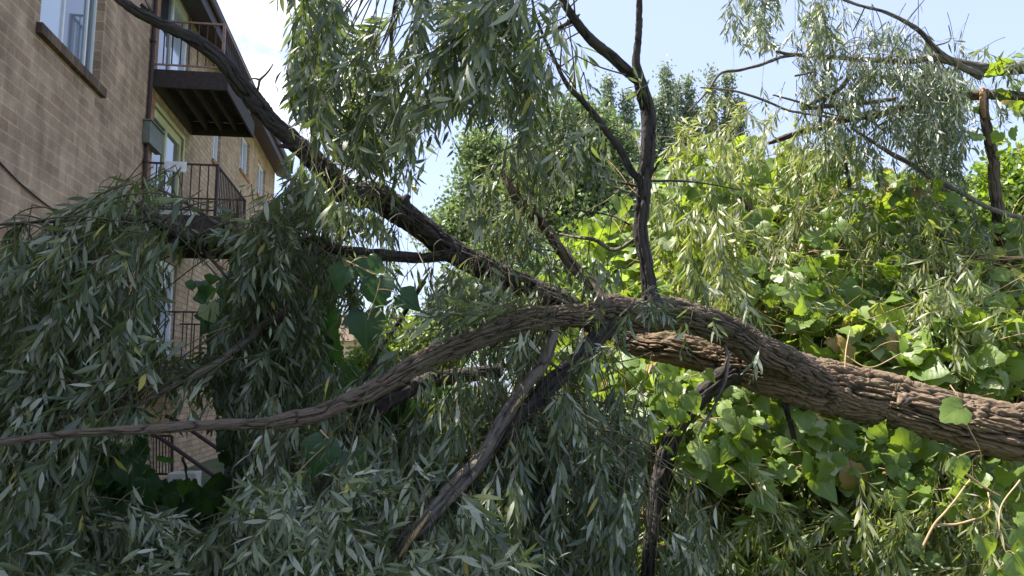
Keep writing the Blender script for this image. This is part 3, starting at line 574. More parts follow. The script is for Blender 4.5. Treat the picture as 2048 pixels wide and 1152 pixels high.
bgtree('small_tree', 'smaller pale green tree left of the big round crowned tree', 'tree', [(975, 350, 48, 65), (940, 440, 50, 55), (1010, 440, 60, 60), (960, 300, 30, 35), (895, 470, 42, 40)], 38, 20000, .22, M['treeleaf'], (970, 440), GT, .62)
def spire(u, top, base, w):
    n = 6; return [(u + (k % 2) * w * .25, top + (base - top) * (k + .3) / n, w * (.22 + .78 * (k + .4) / n), (base - top) / n * .8) for k in range(n)]
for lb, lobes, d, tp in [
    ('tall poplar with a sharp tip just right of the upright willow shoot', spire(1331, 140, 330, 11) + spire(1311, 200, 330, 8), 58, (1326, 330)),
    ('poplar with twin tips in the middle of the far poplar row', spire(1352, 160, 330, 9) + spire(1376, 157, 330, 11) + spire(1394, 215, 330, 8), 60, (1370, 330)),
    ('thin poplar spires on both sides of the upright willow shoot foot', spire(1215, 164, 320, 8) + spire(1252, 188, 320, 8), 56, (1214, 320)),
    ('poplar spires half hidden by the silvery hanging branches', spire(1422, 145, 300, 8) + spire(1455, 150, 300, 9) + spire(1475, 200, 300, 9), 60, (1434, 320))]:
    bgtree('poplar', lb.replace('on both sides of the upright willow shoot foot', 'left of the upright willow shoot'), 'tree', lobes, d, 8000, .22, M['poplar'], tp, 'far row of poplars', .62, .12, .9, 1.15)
bgtree('vine_covered_tree', 'vine covered tree low against the sky at the far right edge', 'tree', [(2030, 400, 75, 75), (1975, 440, 60, 50), (2060, 350, 50, 40), (1935, 470, 50, 50), (2080, 470, 80, 70), (1850, 500, 60, 50)], 24, 26000, .19, M['vine'], (2020, 430), GT, .45)
for k, (lb, lobes, d, tp) in enumerate([
    ('dense bush behind the limbs next to the pink house', [(620, 640, 60, 60), (580, 720, 70, 60), (560, 600, 45, 45)], 24, (600, 700)),
    ('sunlit bush in the gap under the long bare limb', [(800, 690, 60, 50), (880, 690, 60, 60), (730, 740, 40, 40), (840, 740, 70, 40)], 22, (820, 760)),
    ('bush in front of the round crowned tree', [(1000, 560, 80, 70), (1110, 560, 80, 70), (1050, 650, 120, 80), (930, 620, 60, 60)], 18, (1040, 660)),
    ('yellow green bush behind the fork of the willow', [(1230, 520, 80, 60), (1180, 600, 90, 70), (1320, 520, 80, 70), (1290, 620, 90, 60)], 14, (1240, 640))]):
    bgtree('bush', lb, 'bush', lobes, d, 11000, .13, M['vine'] if k in (1, 3) else M['treeleaf'], tp, 'bushes beyond the fallen willow', .75 if k in (1, 3) else .5, .06)
# ------------------------------------------------------------------ the fallen willow: wood
fw = thing('fallen_willow_tree', 'huge fallen willow with a thick furrowed trunk lying across the view and long bare limbs', 'tree', at(2230, 1160, 4.3))
BK, BO, BG, BD = M['bark'], M['bark_old'], M['bark_grey'], M['bark_dark']
trunk = limb('trunk', [(2330, 905, 4.15, 72), (2180, 880, 4.2, 62), (2048, 862, 4.25, 55), (1950, 842, 4.3, 51), (1849, 820, 4.35, 47), (1727, 791, 4.45, 49), (1635, 762, 4.5, 47), (1560, 742, 4.55, 46), (1500, 735, 4.65, 38), (1452, 727, 4.7, 34), (1400, 712, 4.75, 30), (1340, 697, 4.8, 27), (1300, 688, 4.85, 24), (1240, 668, 4.95, 23)],
             BO, fw, bark=.020, step=.006, seg=250, gnarl=.09, clear=.95, ridge=.018, relief=1.1, thin=.95)
limbU = limb('limb', [(1640, 765, 4.42, 28), (1560, 718, 4.34, 35), (1500, 690, 4.3, 33), (1452, 668, 4.25, 32), (1400, 645, 4.2, 33), (1345, 630, 4.15, 34), (1300, 629, 4.12, 34), (1250, 628, 4.05, 32), (1215, 628, 4.0, 29), (1160, 633, 3.9, 25), (1100, 634, 3.8, 22), (1050, 643, 3.7, 25), (1000, 662, 3.6, 22), (940, 682, 3.5, 21), (880, 706, 3.4, 21), (820, 735, 3.3, 20), (750, 777, 3.2, 19), (690, 805, 3.1, 18), (640, 828, 3.05, 17), (580, 842, 3.0, 17), (520, 850, 2.95, 12.5), (430, 850, 2.85, 11), (300, 857, 2.7, 10), (150, 868, 2.55, 8.5), (0, 885, 2.4, 8), (-120, 900, 2.3, 7)],
             BK, fw, bark=.013, step=.005, seg=180, gnarl=.13, clear=.96, ridge=.012, thin=.84)
limbUL = limb('limb', [(1240, 668, 4.95, 22), (1150, 625, 5.05, 23), (1060, 575, 5.1, 25), (1000, 548, 5.1, 26), (940, 520, 5.05, 26), (880, 478, 5.0, 25), (820, 430, 4.9, 26), (770, 402, 4.85, 28), (700, 382, 4.75, 29), (650, 338, 4.65, 22), (600, 292, 4.55, 20), (540, 235, 4.45, 19), (500, 188, 4.4, 19), (445, 125, 4.3, 15), (400, 88, 4.25, 14), (330, 50, 4.15, 12), (270, 18, 4.05, 11), (225, -14, 4.0, 9), (160, -70, 3.9, 7)],
              BD, fw, bark=.012, step=.008, gnarl=.16, clear=.76, thin=.84, ridge=.018)
limbV = limb('limb', [(1305, 622, 4.12, 26), (1303, 603, 4.12, 22), (1298, 580, 4.12, 17), (1291, 540, 4.12, 15), (1284, 480, 4.12, 14), (1283, 420, 4.12, 14), (1288, 350, 4.12, 13.5), (1295, 290, 4.1, 13.5), (1296, 235, 4.1, 14), (1283, 175, 4.08, 12.5), (1272, 125, 4.06, 8), (1277, 60, 4.04, 7), (1279, -20, 4.0, 6), (1284, -150, 3.95, 5)],
              BD, fw, bark=.007, step=.007, gnarl=.13, clear=.98)
limbV1 = limb('limb', [(1284, 170, 4.08, 9), (1262, 150, 4.05, 10), (1230, 120, 4.0, 10), (1180, 72, 3.9, 9.5), (1140, 25, 3.8, 8.5), (1108, -30, 3.75, 8), (1040, -150, 3.6, 7)], BD, fw, bark=.005, step=.008, gnarl=.1, clear=.98)
limbV2 = limb('limb', [(1281, 362, 4.12, 8), (1262, 340, 4.12, 7.5), (1243, 300, 4.12, 6.5), (1212, 262, 4.1, 6.5), (1170, 208, 4.1, 6), (1135, 168, 4.05, 5), (1105, 112, 4.05, 4), (1075, 40, 4.0, 3), (1060, -20, 4, 2.5)], BD, fw, bark=.004, step=.008, gnarl=.18, clear=.8)
limbW = limb('broken_limb', [(1225, 620, 4.02, 20), (1205, 598, 4.05, 14), (1180, 570, 4.1, 12), (1150, 537, 4.15, 11), (1118, 495, 4.2, 10), (1090, 456, 4.25, 10), (1060, 424, 4.28, 10), (1045, 410, 4.3, 12), (1028, 385, 4.3, 8.5), (1012, 358, 4.33, 6.5), (1004, 345, 4.33, 4)], BK, fw, bark=.006, step=.007, gnarl=.25, clear=.75, jag=True)
limbH = limb('limb', [(905, 505, 5.0, 14), (870, 512, 4.95, 11), (800, 515, 4.8, 10.5), (720, 507, 4.6, 11), (660, 494, 4.5, 11), (632, 482, 4.45, 9), (560, 486, 4.3, 6.5), (480, 492, 4.1, 7), (426, 490, 4.0, 8), (378, 480, 3.9, 8), (330, 458, 3.8, 7.5), (300, 442, 3.75, 4.5), (208, 437, 3.6, 3.6), (120, 442, 3.4, 3.2), (35, 446, 3.3, 2.6), (-60, 455, 3.2, 2)], BD, fw, bark=.006, step=.008, gnarl=.2, clear=.85)
limbH2 = limb('limb', [(650, 492, 4.45, 9), (622, 518, 4.4, 9), (603, 541, 4.35, 8), (573, 615, 4.15, 8), (524, 652, 4.0, 8), (480, 690, 3.85, 8), (439, 724, 3.7, 7), (360, 767, 3.5, 6), (300, 795, 3.35, 5), (262, 812, 3.2, 4.6), (200, 826, 3.1, 4), (120, 835, 3.0, 3)], BG, fw, bark=.005, step=.008, gnarl=.15, clear=.75)
limb('limb', [(470, 575, 4.0, 2), (420, 515, 4.0, 3.5), (360, 455, 3.9, 4.5), (285, 420, 3.8, 5), (255, 395, 3.75, 3)], BG, fw, bark=.003, step=.01, clear=.5)
limb('limb', [(470, 462, 4.2, 4.5), (420, 440, 4.1, 4.5), (375, 408, 4.05, 4), (330, 385, 4.0, 3.2), (300, 370, 3.9, 2)], BG, fw, bark=.003, step=.01, clear=.5)
limbL1 = limb('limb', [(1215, 640, 4.02, 28), (1197, 662, 3.98, 20), (1172, 700, 3.92, 18), (1142, 732, 3.86, 18), (1108, 762, 3.8, 17.5), (1077, 792, 3.74, 17), (1045, 828, 3.66, 16), (1012, 866, 3.6, 14), (975, 905, 3.52, 13)], BD, fw, bark=.006, step=.007, gnarl=.12, clear=.93)
limbL2 = limb('limb', [(1100, 636, 3.82, 18), (1104, 662, 3.8, 13), (1098, 700, 3.75, 13), (1080, 738, 3.7, 13), (1050, 775, 3.62, 12), (1020, 820, 3.55, 13), (990, 868, 3.46, 14), (958, 918, 3.4, 16), (925, 960, 3.32, 17), (890, 995, 3.26, 17), (850, 1035, 3.2, 16), (812, 1078, 3.13, 14), (795, 1108, 3.1, 7)], BG, fw, bark=.008, step=.006, gnarl=.2, clear=.9)
limb('torn_wood', [(862, 1022, 3.14, 2), (846, 1046, 3.12, 4), (826, 1074, 3.08, 5), (806, 1104, 3.05, 3), (798, 1116, 3.04, 1.5)], M['torn'], fw, bark=.003, step=.006, clear=1)
limb('torn_wood', [(1050, 787, 3.56, 1.5), (1042, 797, 3.55, 3.5), (1030, 812, 3.52, 3), (1022, 826, 3.5, 1.5)], M['torn'], fw, bark=.003, step=.006, clear=1)
limbR1 = limb('limb', [(1480, 738, 4.62, 26), (1448, 752, 4.6, 22), (1415, 780, 4.58, 19), (1385, 812, 4.55, 17), (1358, 848, 4.5, 17), (1338, 890, 4.48, 18), (1322, 940, 4.45, 17), (1312, 1000, 4.4, 15), (1300, 1100, 4.3, 14), (1290, 1210, 4.2, 13)], BD, fw, bark=.01, step=.008, gnarl=.15, clear=.92)
limbR2 = limb('limb', [(2030, 880, 4.45, 30), (1960, 905, 4.5, 26), (1897, 938, 4.55, 24), (1850, 975, 4.55, 20), (1806, 1010, 4.5, 18), (1770, 1052, 4.45, 17), (1745, 1100, 4.4, 15), (1720, 1200, 4.3, 14)], BD, fw, bark=.012, step=.009, gnarl=.15, clear=.0, thin=.62)
limbD = limb('limb', [(1000, 740, 5.3, 14), (900, 752, 5.2, 16), (830, 770, 5.1, 17), (780, 800, 5.0, 17), (720, 848, 4.9, 16), (680, 900, 4.8, 14), (640, 980, 4.7, 12)], BD, fw, bark=.009, step=.01, gnarl=.2, clear=.5)
limb('limb', [(725, 770, 5.0, 4), (760, 700, 5.1, 4), (800, 640, 5.1, 5), (850, 560, 5.1, 6)], BD, fw, bark=.004, step=.012, clear=.3)
# knots, stubs and dead twigs
def stub(pts, m=BD, clear=0): return limb('twig', pts, m, fw, bark=.003, step=.008, gnarl=.2, clear=clear)
stub([(512, 190, 4.4, 4), (517, 172, 4.38, 2.5), (520, 160, 4.36, 2.6), (532, 148, 4.34, 2), (540, 138, 4.3, 1.5), (546, 128, 4.3, 1)], BG); stub([(520, 160, 4.36, 2.2), (508, 157, 4.36, 1.6), (500, 159, 4.36, 1)], BG)
stub([(600, 296, 4.5, 6), (575, 292, 4.5, 5), (556, 291, 4.5, 3)]); stub([(308, 34, 4.12, 4), (298, 12, 4.1, 3), (286, -10, 4.1, 2.5)], BG); stub([(296, 24, 4.12, 5), (282, 8, 4.1, 4)], BD)
stub([(812, 420, 4.88, 12), (812, 400, 4.86, 9), (818, 390, 4.85, 5)]); stub([(790, 405, 4.8, 5), (786, 380, 4.78, 3), (792, 330, 4.75, 2.5), (785, 260, 4.7, 2.5), (780, 120, 4.6, 3), (786, 40, 4.55, 4), (800, -30, 4.5, 5)])
stub([(1287, 360, 4.12, 3), (1296, 350, 4.1, 3.5), (1309, 340, 4.08, 3), (1318, 322, 4.06, 2)]); stub([(1284, 375, 4.12, 3), (1230, 362, 4.2, 2.6), (1180, 348, 4.3, 2)]); stub([(1286, 362, 4.12, 2.5), (1360, 362, 4.3, 2.2), (1415, 368, 4.4, 1.6), (1480, 380, 4.6, 1.2)])
stub([(1283, 470, 4.12, 3), (1230, 500, 4.2, 4), (1190, 480, 4.3, 4.2), (1150, 474, 4.4, 3), (1120, 468, 4.5, 2)], BG); stub([(1283, 465, 4.12, 2.4), (1225, 432, 4.3, 2), (1150, 420, 4.4, 1.6)])
stub([(1283, 395, 4.1, 1.8), (1240, 378, 4.1, 2), (1200, 360, 4.1, 1.6)], BG); stub([(1250, 150, 4.02, 1.8), (1200, 134, 3.95, 1.6), (1150, 110, 3.9, 1.2)], BG)
stub([(1160, 28, 3.85, 1), (1148, 38, 3.84, 5), (1120, 55, 3.8, 4.5), (1080, 75, 3.75, 3.4), (1030, 98, 3.7, 3), (960, 135, 3.6, 2.5), (900, 150, 3.5, 2)])
stub([(1450, 690, 4.2, 3), (1455, 720, 4.15, 4), (1448, 770, 4.1, 3.5), (1425, 820, 4.1, 3), (1395, 870, 4.1, 2)], BG); stub([(1455, 712, 4.16, 2), (1446, 735, 4.1, 2.5), (1430, 745, 4.1, 1.5)], M['cane'])
stub([(1565, 790, 4.5, 7), (1580, 850, 4.5, 5), (1590, 890, 4.5, 4)], BD); stub([(1220, 658, 4.05, 3), (1290, 640, 4.1, 3), (1240, 700, 4.1, 2)], BD)
stub([(1815, 800, 4.1, 12), (1806, 806, 4.05, 10), (1800, 812, 4.03, 5)], BO)
stub([(1195, 742, 3.9, 1.5), (1180, 745, 3.9, 3), (1130, 742, 3.8, 3), (1100, 725, 3.75, 3)], BD)
# ------------------------------------------------------------------ second snapped willow, upper right
sw = thing('snapped_willow_tree', 'snapped willow at upper right with thin bare branches and silvery drooping leaves against the sky', 'tree', at(2010, 1500, 6.6))
limb('trunk', [(1968, 180, 6.4, 9), (1969, 215, 6.4, 10), (1971, 235, 6.4, 11), (1980, 280, 6.4, 12), (1988, 320, 6.4, 12), (1991, 370, 6.4, 12), (1995, 420, 6.4, 13), (2004, 470, 6.45, 15), (2020, 560, 6.5, 17), (2040, 700, 6.5, 18), (2050, 900, 6.5, 20)], BK, sw, bark=.010, step=.012, clear=.6, jag=True, thin=.75)
limb('torn_wood', [(1966, 176, 6.36, 4), (1967, 195, 6.34, 7), (1968, 222, 6.34, 5), (1969, 236, 6.35, 2)], M['torn_red'], sw, bark=.003, step=.01, clear=.8)
def ur(pts, m=BG, cl=.35, name='branch'): return limb(name, [(u, v, d, r) for u, v, d, r in pts], m, sw, bark=.006, step=.012, gnarl=.2, clear=cl * .8, thin=.78)
ur([(2160, 140, 6.3, 14), (2048, 137, 6.3, 13), (1990, 140, 6.3, 11), (1942, 134, 6.3, 11), (1895, 122, 6.3, 9), (1858, 116, 6.3, 8), (1817, 121, 6.35, 7), (1750, 120, 6.4, 6), (1700, 116, 6.4, 5.5), (1646, 113, 6.4, 4.5), (1583, 109, 6.4, 4), (1552, 102, 6.4, 3)], cl=.6)
ur([(1590, 110, 6.4, 4), (1560, 116, 6.4, 3.5), (1525, 129, 6.4, 3.3), (1480, 140, 6.4, 3.3), (1442, 146, 6.4, 3.3), (1420, 175, 6.4, 2.6), (1400, 200, 6.4, 2.2), (1375, 225, 6.4, 1.8)], cl=.9)
ur([(1960, 150, 6.3, 9), (1925, 135, 6.25, 7), (1900, 118, 6.2, 6.5), (1867, 92, 6.15, 5.5), (1833, 58, 6.1, 5), (1775, 26, 6.05, 4), (1729, 14, 6.0, 3.4), (1692, 0, 6.0, 3), (1640, -25, 5.9, 2.5)], cl=.85)
ur([(2160, 215, 6.4, 13), (2048, 195, 6.4, 11), (1990, 190, 6.4, 11), (1900, 196, 6.4, 9), (1817, 212, 6.45, 8), (1754, 229, 6.5, 8.5), (1675, 242, 6.5, 8), (1640, 254, 6.5, 8), (1608, 262, 6.5, 7), (1570, 276, 6.5, 6.5), (1537, 287, 6.5, 4)], BK)
ur([(1790, 196, 6.45, 5), (1750, 203, 6.45, 5.5), (1683, 210, 6.45, 5.5), (1608, 217, 6.45, 4)], cl=.5); ur([(1700, 150, 6.4, 6), (1680, 178, 6.4, 6), (1655, 192, 6.4, 5.5), (1630, 205, 6.4, 4), (1608, 214, 6.4, 3)], cl=.5); ur([(1655, 190, 6.4, 3), (1643, 215, 6.4, 4.5), (1640, 245, 6.4, 4)], cl=.5)
ur([(1700, 255, 6.3, 2), (1725, 271, 6.3, 3.5), (1783, 308, 6.3, 5), (1820, 328, 6.3, 5), (1854, 352, 6.3, 5), (1921, 385, 6.3, 5), (1983, 418, 6.3, 5), (2048, 438, 6.3, 5), (2120, 450, 6.3, 5)], M['bark_grey'], .7)
ur([(1400, 175, 6.2, 1.5), (1460, 180, 6.2, 2), (1504, 192, 6.2, 3), (1545, 208, 6.2, 3), (1579, 222, 6.2, 3), (1640, 232, 6.2, 2.6), (1692, 238, 6.2, 2)], cl=.8); ur([(1545, 190, 6.3, 2), (1600, 205, 6.3, 2.5), (1640, 222, 6.3, 2), (1690, 236, 6.3, 1.6)], cl=.6)
ur([(1590, 152, 6.4, 2.5), (1632, 145, 6.4, 2.5), (1615, 170, 6.4, 2)], cl=.5); ur([(1729, 16, 6.0, 1.6), (1718, 40, 6.05, 1.8), (1706, 62, 6.1, 1.5)], cl=.5); ur([(1870, 92, 6.15, 2), (1900, 80, 6.15, 1.6), (1897, 50, 6.15, 1.2)], cl=.3)
ur([(1470, 385, 6.3, 5), (1490, 410, 6.2, 7), (1520, 432, 6.15, 8), (1560, 440, 6.1, 5)], BD, .7); ur([(1690, 325, 6.4, 3), (1698, 360, 6.4, 4.5), (1702, 385, 6.4, 4)], BG, .6); ur([(1628, 340, 6.4, 2), (1632, 365, 6.4, 2.5)], BG, .6)
# ------------------------------------------------------------------ foliage of the fallen willow
GAPS += [([(345, 130), (520, 100), (556, 300), (548, 385), (470, 345), (425, 395), (335, 300), (300, 300), (300, 60)], .97, 0, 9),
         ([(0, 0), (300, 0), (300, 300), (150, 395), (0, 390)], .985, 0, 9), ([(330, 380), (440, 330), (545, 360), (552, 470), (470, 470), (430, 420), (340, 440)], .25, 0, 9),
         ([(325, 510), (450, 510), (450, 610), (400, 690), (335, 690)], .66, 0, 9), ([(290, 812), (460, 812), (460, 850), (290, 850)], .6, 0, 9), ([(285, 872), (470, 872), (455, 1000), (320, 1000), (275, 940)], .9, 0, 9),
         ([(155, 880), (260, 880), (300, 960), (280, 1010), (200, 1000)], .6, 0, 9), ([(185, 500), (280, 520), (260, 640), (230, 640)], .3, 0, 9),
         ([(440, 0), (548, 0), (560, 260), (600, 330), (590, 350), (520, 210)], .93, 0, 9),
         ([(640, 620), (720, 640), (740, 740), (650, 760)], .55, 0, 9), ([(770, 560), (840, 560), (830, 620), (790, 650)], .65, 0, 9), ([(820, 640), (870, 670), (860, 715), (800, 720)], .5, 0, 9), ([(760, 790), (850, 730), (840, 830), (770, 850)], .4, 0, 9),
         ([(1145, 0), (1265, 0), (1268, 120), (1220, 90)], .985, 0, 9), ([(1290, 0), (1400, 0), (1410, 110), (1300, 250), (1290, 140)], .985, 0, 9), ([(1180, 150), (1265, 170), (1270, 300), (1235, 270)], .6, 0, 9),
         ([(850, 270), (930, 240), (1020, 270), (1000, 340), (940, 355), (930, 420), (880, 450), (820, 390)], .4, 0, 9), ([(1110, 400), (1290, 380), (1290, 590), (1190, 540), (1120, 470)], .5, 0, 5), ([(748, 50), (800, 60), (800, 130), (752, 120)], .6, 0, 9)]
def wfol(parent, name='foliage', m='willow'): 
    fo = Foliage(); fo.parent = parent; fo.nm = name; fo.mm = m; return fo
def done(fo): return fo.build(fo.nm, [M[fo.mm], M['twig']], fo.parent)
# A: the big hanging mass at upper centre
V1f = [(1284, 170, 4.08), (1180, 72, 3.9), (1108, -30, 3.75), (900, -120, 3.7), (760, -100, 3.8)]
fo = wfol(limbV1)
fill(fo, [(560, -60), (760, -60), (780, 60), (760, 330), (690, 340), (600, 270), (585, 120)], 3.1, 4.3, 36, (.05, -1, .1), .32, (.4, .8), (.4, 1.), 7, nl=15, ll=.11, lw=.0098, rb=.42, feed=V1f)
fill(fo, [(740, -60), (1120, -60), (1110, 120), (960, 300), (860, 240), (760, 250)], 3.1, 4.3, 40, (-.35, -.8, .1), .4, (.4, .85), (.4, 1.), 7, nl=15, ll=.105, lw=.0095, rb=.42, feed=V1f)
fill(fo, [(800, -40), (1140, -40), (1120, 160), (1000, 230)], 2.9, 3.6, 10, (-.8, -.5, 0), .25, (.5, .8), (.3, .9), 7, nl=14, ll=.115, lw=.011, rb=.5, feed=V1f)
fill(fo, [(690, 240), (880, 240), (900, 330), (820, 380), (720, 350)], 3.6, 4.4, 9, (-.1, -1, 0), .5, (.35, .6), (.4, 1.), 6, nl=11, ll=.10, lw=.009, rb=.4)
fill(fo, [(1040, 90), (1180, 120), (1200, 250), (1080, 240)], 3.7, 4.3, 9, (.3, -.6, 0), .6, (.4, .7), (.4, 1.), 6, nl=11, ll=.10, lw=.009, rb=.55, feed=[(1212, 262, 4.1), (1105, 112, 4.05)])
done(fo)
# hidden crown above the frame: it is the shade over the upper centre
fo = wfol(limbV); fill(fo, [(150, -1000), (1250, -1000), (1250, -110), (300, -110)], 3.3, 4.6, 170, (-.3, -.6, .1), .6, (.5, .9), (.4, 1.), 7, nl=13, ll=.10, lw=.0095); fo = wfol(limbV); fill(fo, [(-500, -1900), (1000, -1900), (1000, -900), (-100, -900)], 3.2, 4.2, 90, (-.3, -.6, .1), .6, (.5, .9), (.4, 1.), 7, nl=12, ll=.10, lw=.0105); done(fo)
# C: centre, hanging around the broken limb and the big upper left limb
fo = wfol(limbW)
fill(fo, [(960, 320), (1160, 250), (1220, 330), (1120, 420), (1000, 400)], 3.8, 4.6, 12, (-.3, -.9, 0), .4, (.35, .7), (.5, 1.1), 7, nl=14, ll=.105, lw=.0095, rb=.52, feed=[(1004, 345, 4.3), (1118, 495, 4.2)])
fill(fo, [(880, 440), (1090, 400), (1200, 560), (1180, 600), (920, 600)], 3.5, 4.6, 23, (-.25, -1, 0), .4, (.35, .7), (.5, 1.1), 7, nl=14, ll=.105, lw=.0095, rb=.52, feed=[(1004, 345, 4.3), (1118, 495, 4.2), (1205, 598, 4.05)])
fill(fo, [(1180, 440), (1290, 420), (1290, 560), (1210, 560)], 3.8, 4.3, 5, (.1, -1, 0), .4, (.3, .6), (.5, 1.1), 6, nl=13, ll=.105, lw=.0095, rb=.5)
done(fo)
fo = wfol(limbUL)
fill(fo, [(560, 330), (760, 400), (900, 500), (860, 640), (640, 640), (560, 480)], 4.0, 5.0, 44, (-.1, -1, 0), .45, (.4, .8), (.5, 1.2), 7, nl=14, ll=.10, lw=.009, rb=.45, feed=[(600, 292, 4.55), (770, 402, 4.85), (940, 520, 5.05)])
fill(fo, [(545, 250), (640, 330), (700, 400), (600, 420), (540, 330)], 4.1, 4.8, 12, (-.2, -1, 0), .5, (.3, .5), (.5, 1.2), 6, nl=12, ll=.10, lw=.009, rb=.42)
done(fo)
# D: left, along the thin horizontal limb
Hf = [(905, 505, 5.0), (720, 507, 4.6), (560, 486, 4.3), (426, 490, 4.0), (300, 442, 3.75), (120, 442, 3.4), (35, 446, 3.3)]
fo = wfol(limbH)
fill(fo, [(200, 330), (430, 350), (560, 430), (560, 500), (330, 500), (180, 430)], 3.3, 4.2, 34, (-.7, -.5, 0), .4, (.35, .7), (.5, 1.2), 7, nl=13, ll=.10, lw=.0095, rb=.5, feed=Hf)
fill(fo, [(0, 400), (200, 400), (330, 520), (330, 760), (0, 760)], 3.0, 4.2, 84, (-.3, -1, 0), .4, (.4, .8), (.5, 1.2), 7, nl=15, ll=.10, lw=.0095, rb=.45, feed=Hf)
fill(fo, [(430, 500), (640, 500), (640, 720), (440, 680)], 3.8, 4.8, 44, (-.2, -1, 0), .4, (.4, .7), (.5, 1.2), 7, nl=15, ll=.10, lw=.009, rb=.47, feed=Hf)
fill(fo, [(380, 300), (520, 300), (560, 420), (430, 420)], 3.0, 3.7, 5, (-.9, -.15, 0), .3, (.4, .6), (.3, .8), 5, nl=10, ll=.11, lw=.011, rb=.5)
done(fo)
fo = wfol(limbH2)
fill(fo, [(420, 660), (700, 640), (700, 840), (560, 820), (430, 840)], 3.6, 4.9, 46, (-.3, -1, 0), .4, (.4, .7), (.5, 1.2), 7, nl=15, ll=.10, lw=.009, rb=.45, feed=[(573, 615, 4.15), (439, 724, 3.7), (262, 812, 3.2)])
fill(fo, [(0, 700), (330, 700), (430, 780), (300, 840), (0, 840)], 2.9, 3.6, 30, (-.6, -.7, 0), .4, (.35, .7), (.4, 1.), 7, nl=14, ll=.10, lw=.0095, rb=.55, feed=[(439, 724, 3.7), (262, 812, 3.2), (120, 835, 3.)])
done(fo)
# E/F: lower left and lower centre
Uf = [(1100, 634, 3.8), (940, 682, 3.5), (750, 777, 3.2), (580, 842, 3.), (300, 857, 2.7), (0, 885, 2.4)]
fo = wfol(limbU)
fill(fo, [(0, 880), (180, 880), (260, 1000), (420, 1000), (420, 1180), (0, 1180)], 2.6, 4.0, 54, (-.3, -.9, 0), .45, (.4, .7), (.4, 1.1), 7, nl=14, ll=.10, lw=.0095, rb=.42)
fill(fo, [(400, 960), (640, 860), (860, 860), (900, 1180), (400, 1180)], 2.7, 4.0, 66, (-.3, -.8, 0), .45, (.4, .7), (.4, 1.1), 7, nl=14, ll=.10, lw=.0095, rb=.45)
fill(fo, [(100, 1000), (600, 960), (760, 900), (820, 1180), (0, 1180)], 2.3, 3.0, 30, (.55, .25, 0), .6, (.35, .6), (.3, 1.), 6, nl=14, ll=.083, lw=.0078, rb=.60, grav=.15, feed=None)
fill(fo, [(600, 730), (760, 800), (700, 900), (520, 900), (480, 860)], 3.2, 4.4, 20, (-.3, -1, 0), .4, (.35, .6), (.5, 1.1), 7, nl=14, ll=.10, lw=.009, rb=.48)
fill(fo, [(720, 640), (1000, 590), (1180, 600), (1080, 640), (900, 680), (760, 740)], 3.0, 3.6, 11, (-.9, .05, 0), .25, (.4, .6), (.3, .7), 6, nl=11, ll=.115, lw=.0115, rb=.55, grav=.3, feed=Uf)
fill(fo, [(760, 790), (900, 720), (1080, 680), (1180, 740), (1020, 900), (960, 960), (840, 940)], 3.3, 4.3, 46, (-.15, -1, 0), .25, (.4, .75), (.4, 1.1), 7, nl=15, ll=.105, lw=.0092, rb=.55, grav=.5, feed=Uf)
done(fo)
fo = wfol(limbL1)
fill(fo, [(1080, 820), (1250, 720), (1290, 760), (1300, 900), (1280, 960), (1020, 960), (980, 900)], 3.5, 4.4, 34, (.05, -1, 0), .25, (.4, .7), (.4, 1.1), 7, nl=15, ll=.105, lw=.009, rb=.5, grav=.5, feed=[(1197, 662, 3.98), (1077, 792, 3.74), (975, 905, 3.5)])
fill(fo, [(860, 940), (1320, 900), (1420, 960), (1440, 1190), (780, 1190)], 3.2, 4.4, 84, (.0, -1, 0), .3, (.4, .7), (.4, 1.1), 7, nl=15, ll=.10, lw=.009, rb=.5, grav=.5, feed=[(1077, 792, 3.74), (975, 905, 3.5)])
fill(fo, [(820, 980), (1000, 900), (1060, 1000), (900, 1150), (820, 1150)], 2.7, 3.1, 9, (.1, -1, 0), .4, (.3, .5), (.4, 1.), 6, nl=12, ll=.11, lw=.0105, rb=.62, grav=.4)
done(fo)
fo = wfol(trunk, m='willow_sun')
fill(fo, [(1200, 700), (1320, 740), (1440, 900), (1440, 1000), (1240, 900)], 4.7, 5.4, 14, (.1, -1, 0), .3, (.4, .7), (.4, 1.1), 7, nl=14, ll=.10, lw=.008, rb=.35, grav=.5)
fill(fo, [(1330, 430), (1440, 450), (1560, 560), (1480, 600), (1320, 520)], 4.4, 5.2, 12, (.15, -1, 0), .3, (.4, .8), (.4, 1.), 7, nl=14, ll=.12, lw=.0095, rb=.35, grav=.5)
fill(fo, [(1260, 760), (1560, 800), (1760, 850), (1700, 930), (1300, 940)], 5.0, 5.5, 9, (.2, -.6, 0), .9, (.3, .6), (.4, 1.), 6, nl=12, ll=.09, lw=.008, rb=.45)
fill(fo, [(1450, 980), (2060, 930), (2060, 1190), (1400, 1190)], 3.8, 5.0, 74, (-.2, -.7, 0), .6, (.4, .7), (.4, 1.1), 7, nl=13, ll=.10, lw=.009, rb=.32)
done(fo)
_sv = list(LIMBS); LIMBS.clear()
fo = wfol(limbW)
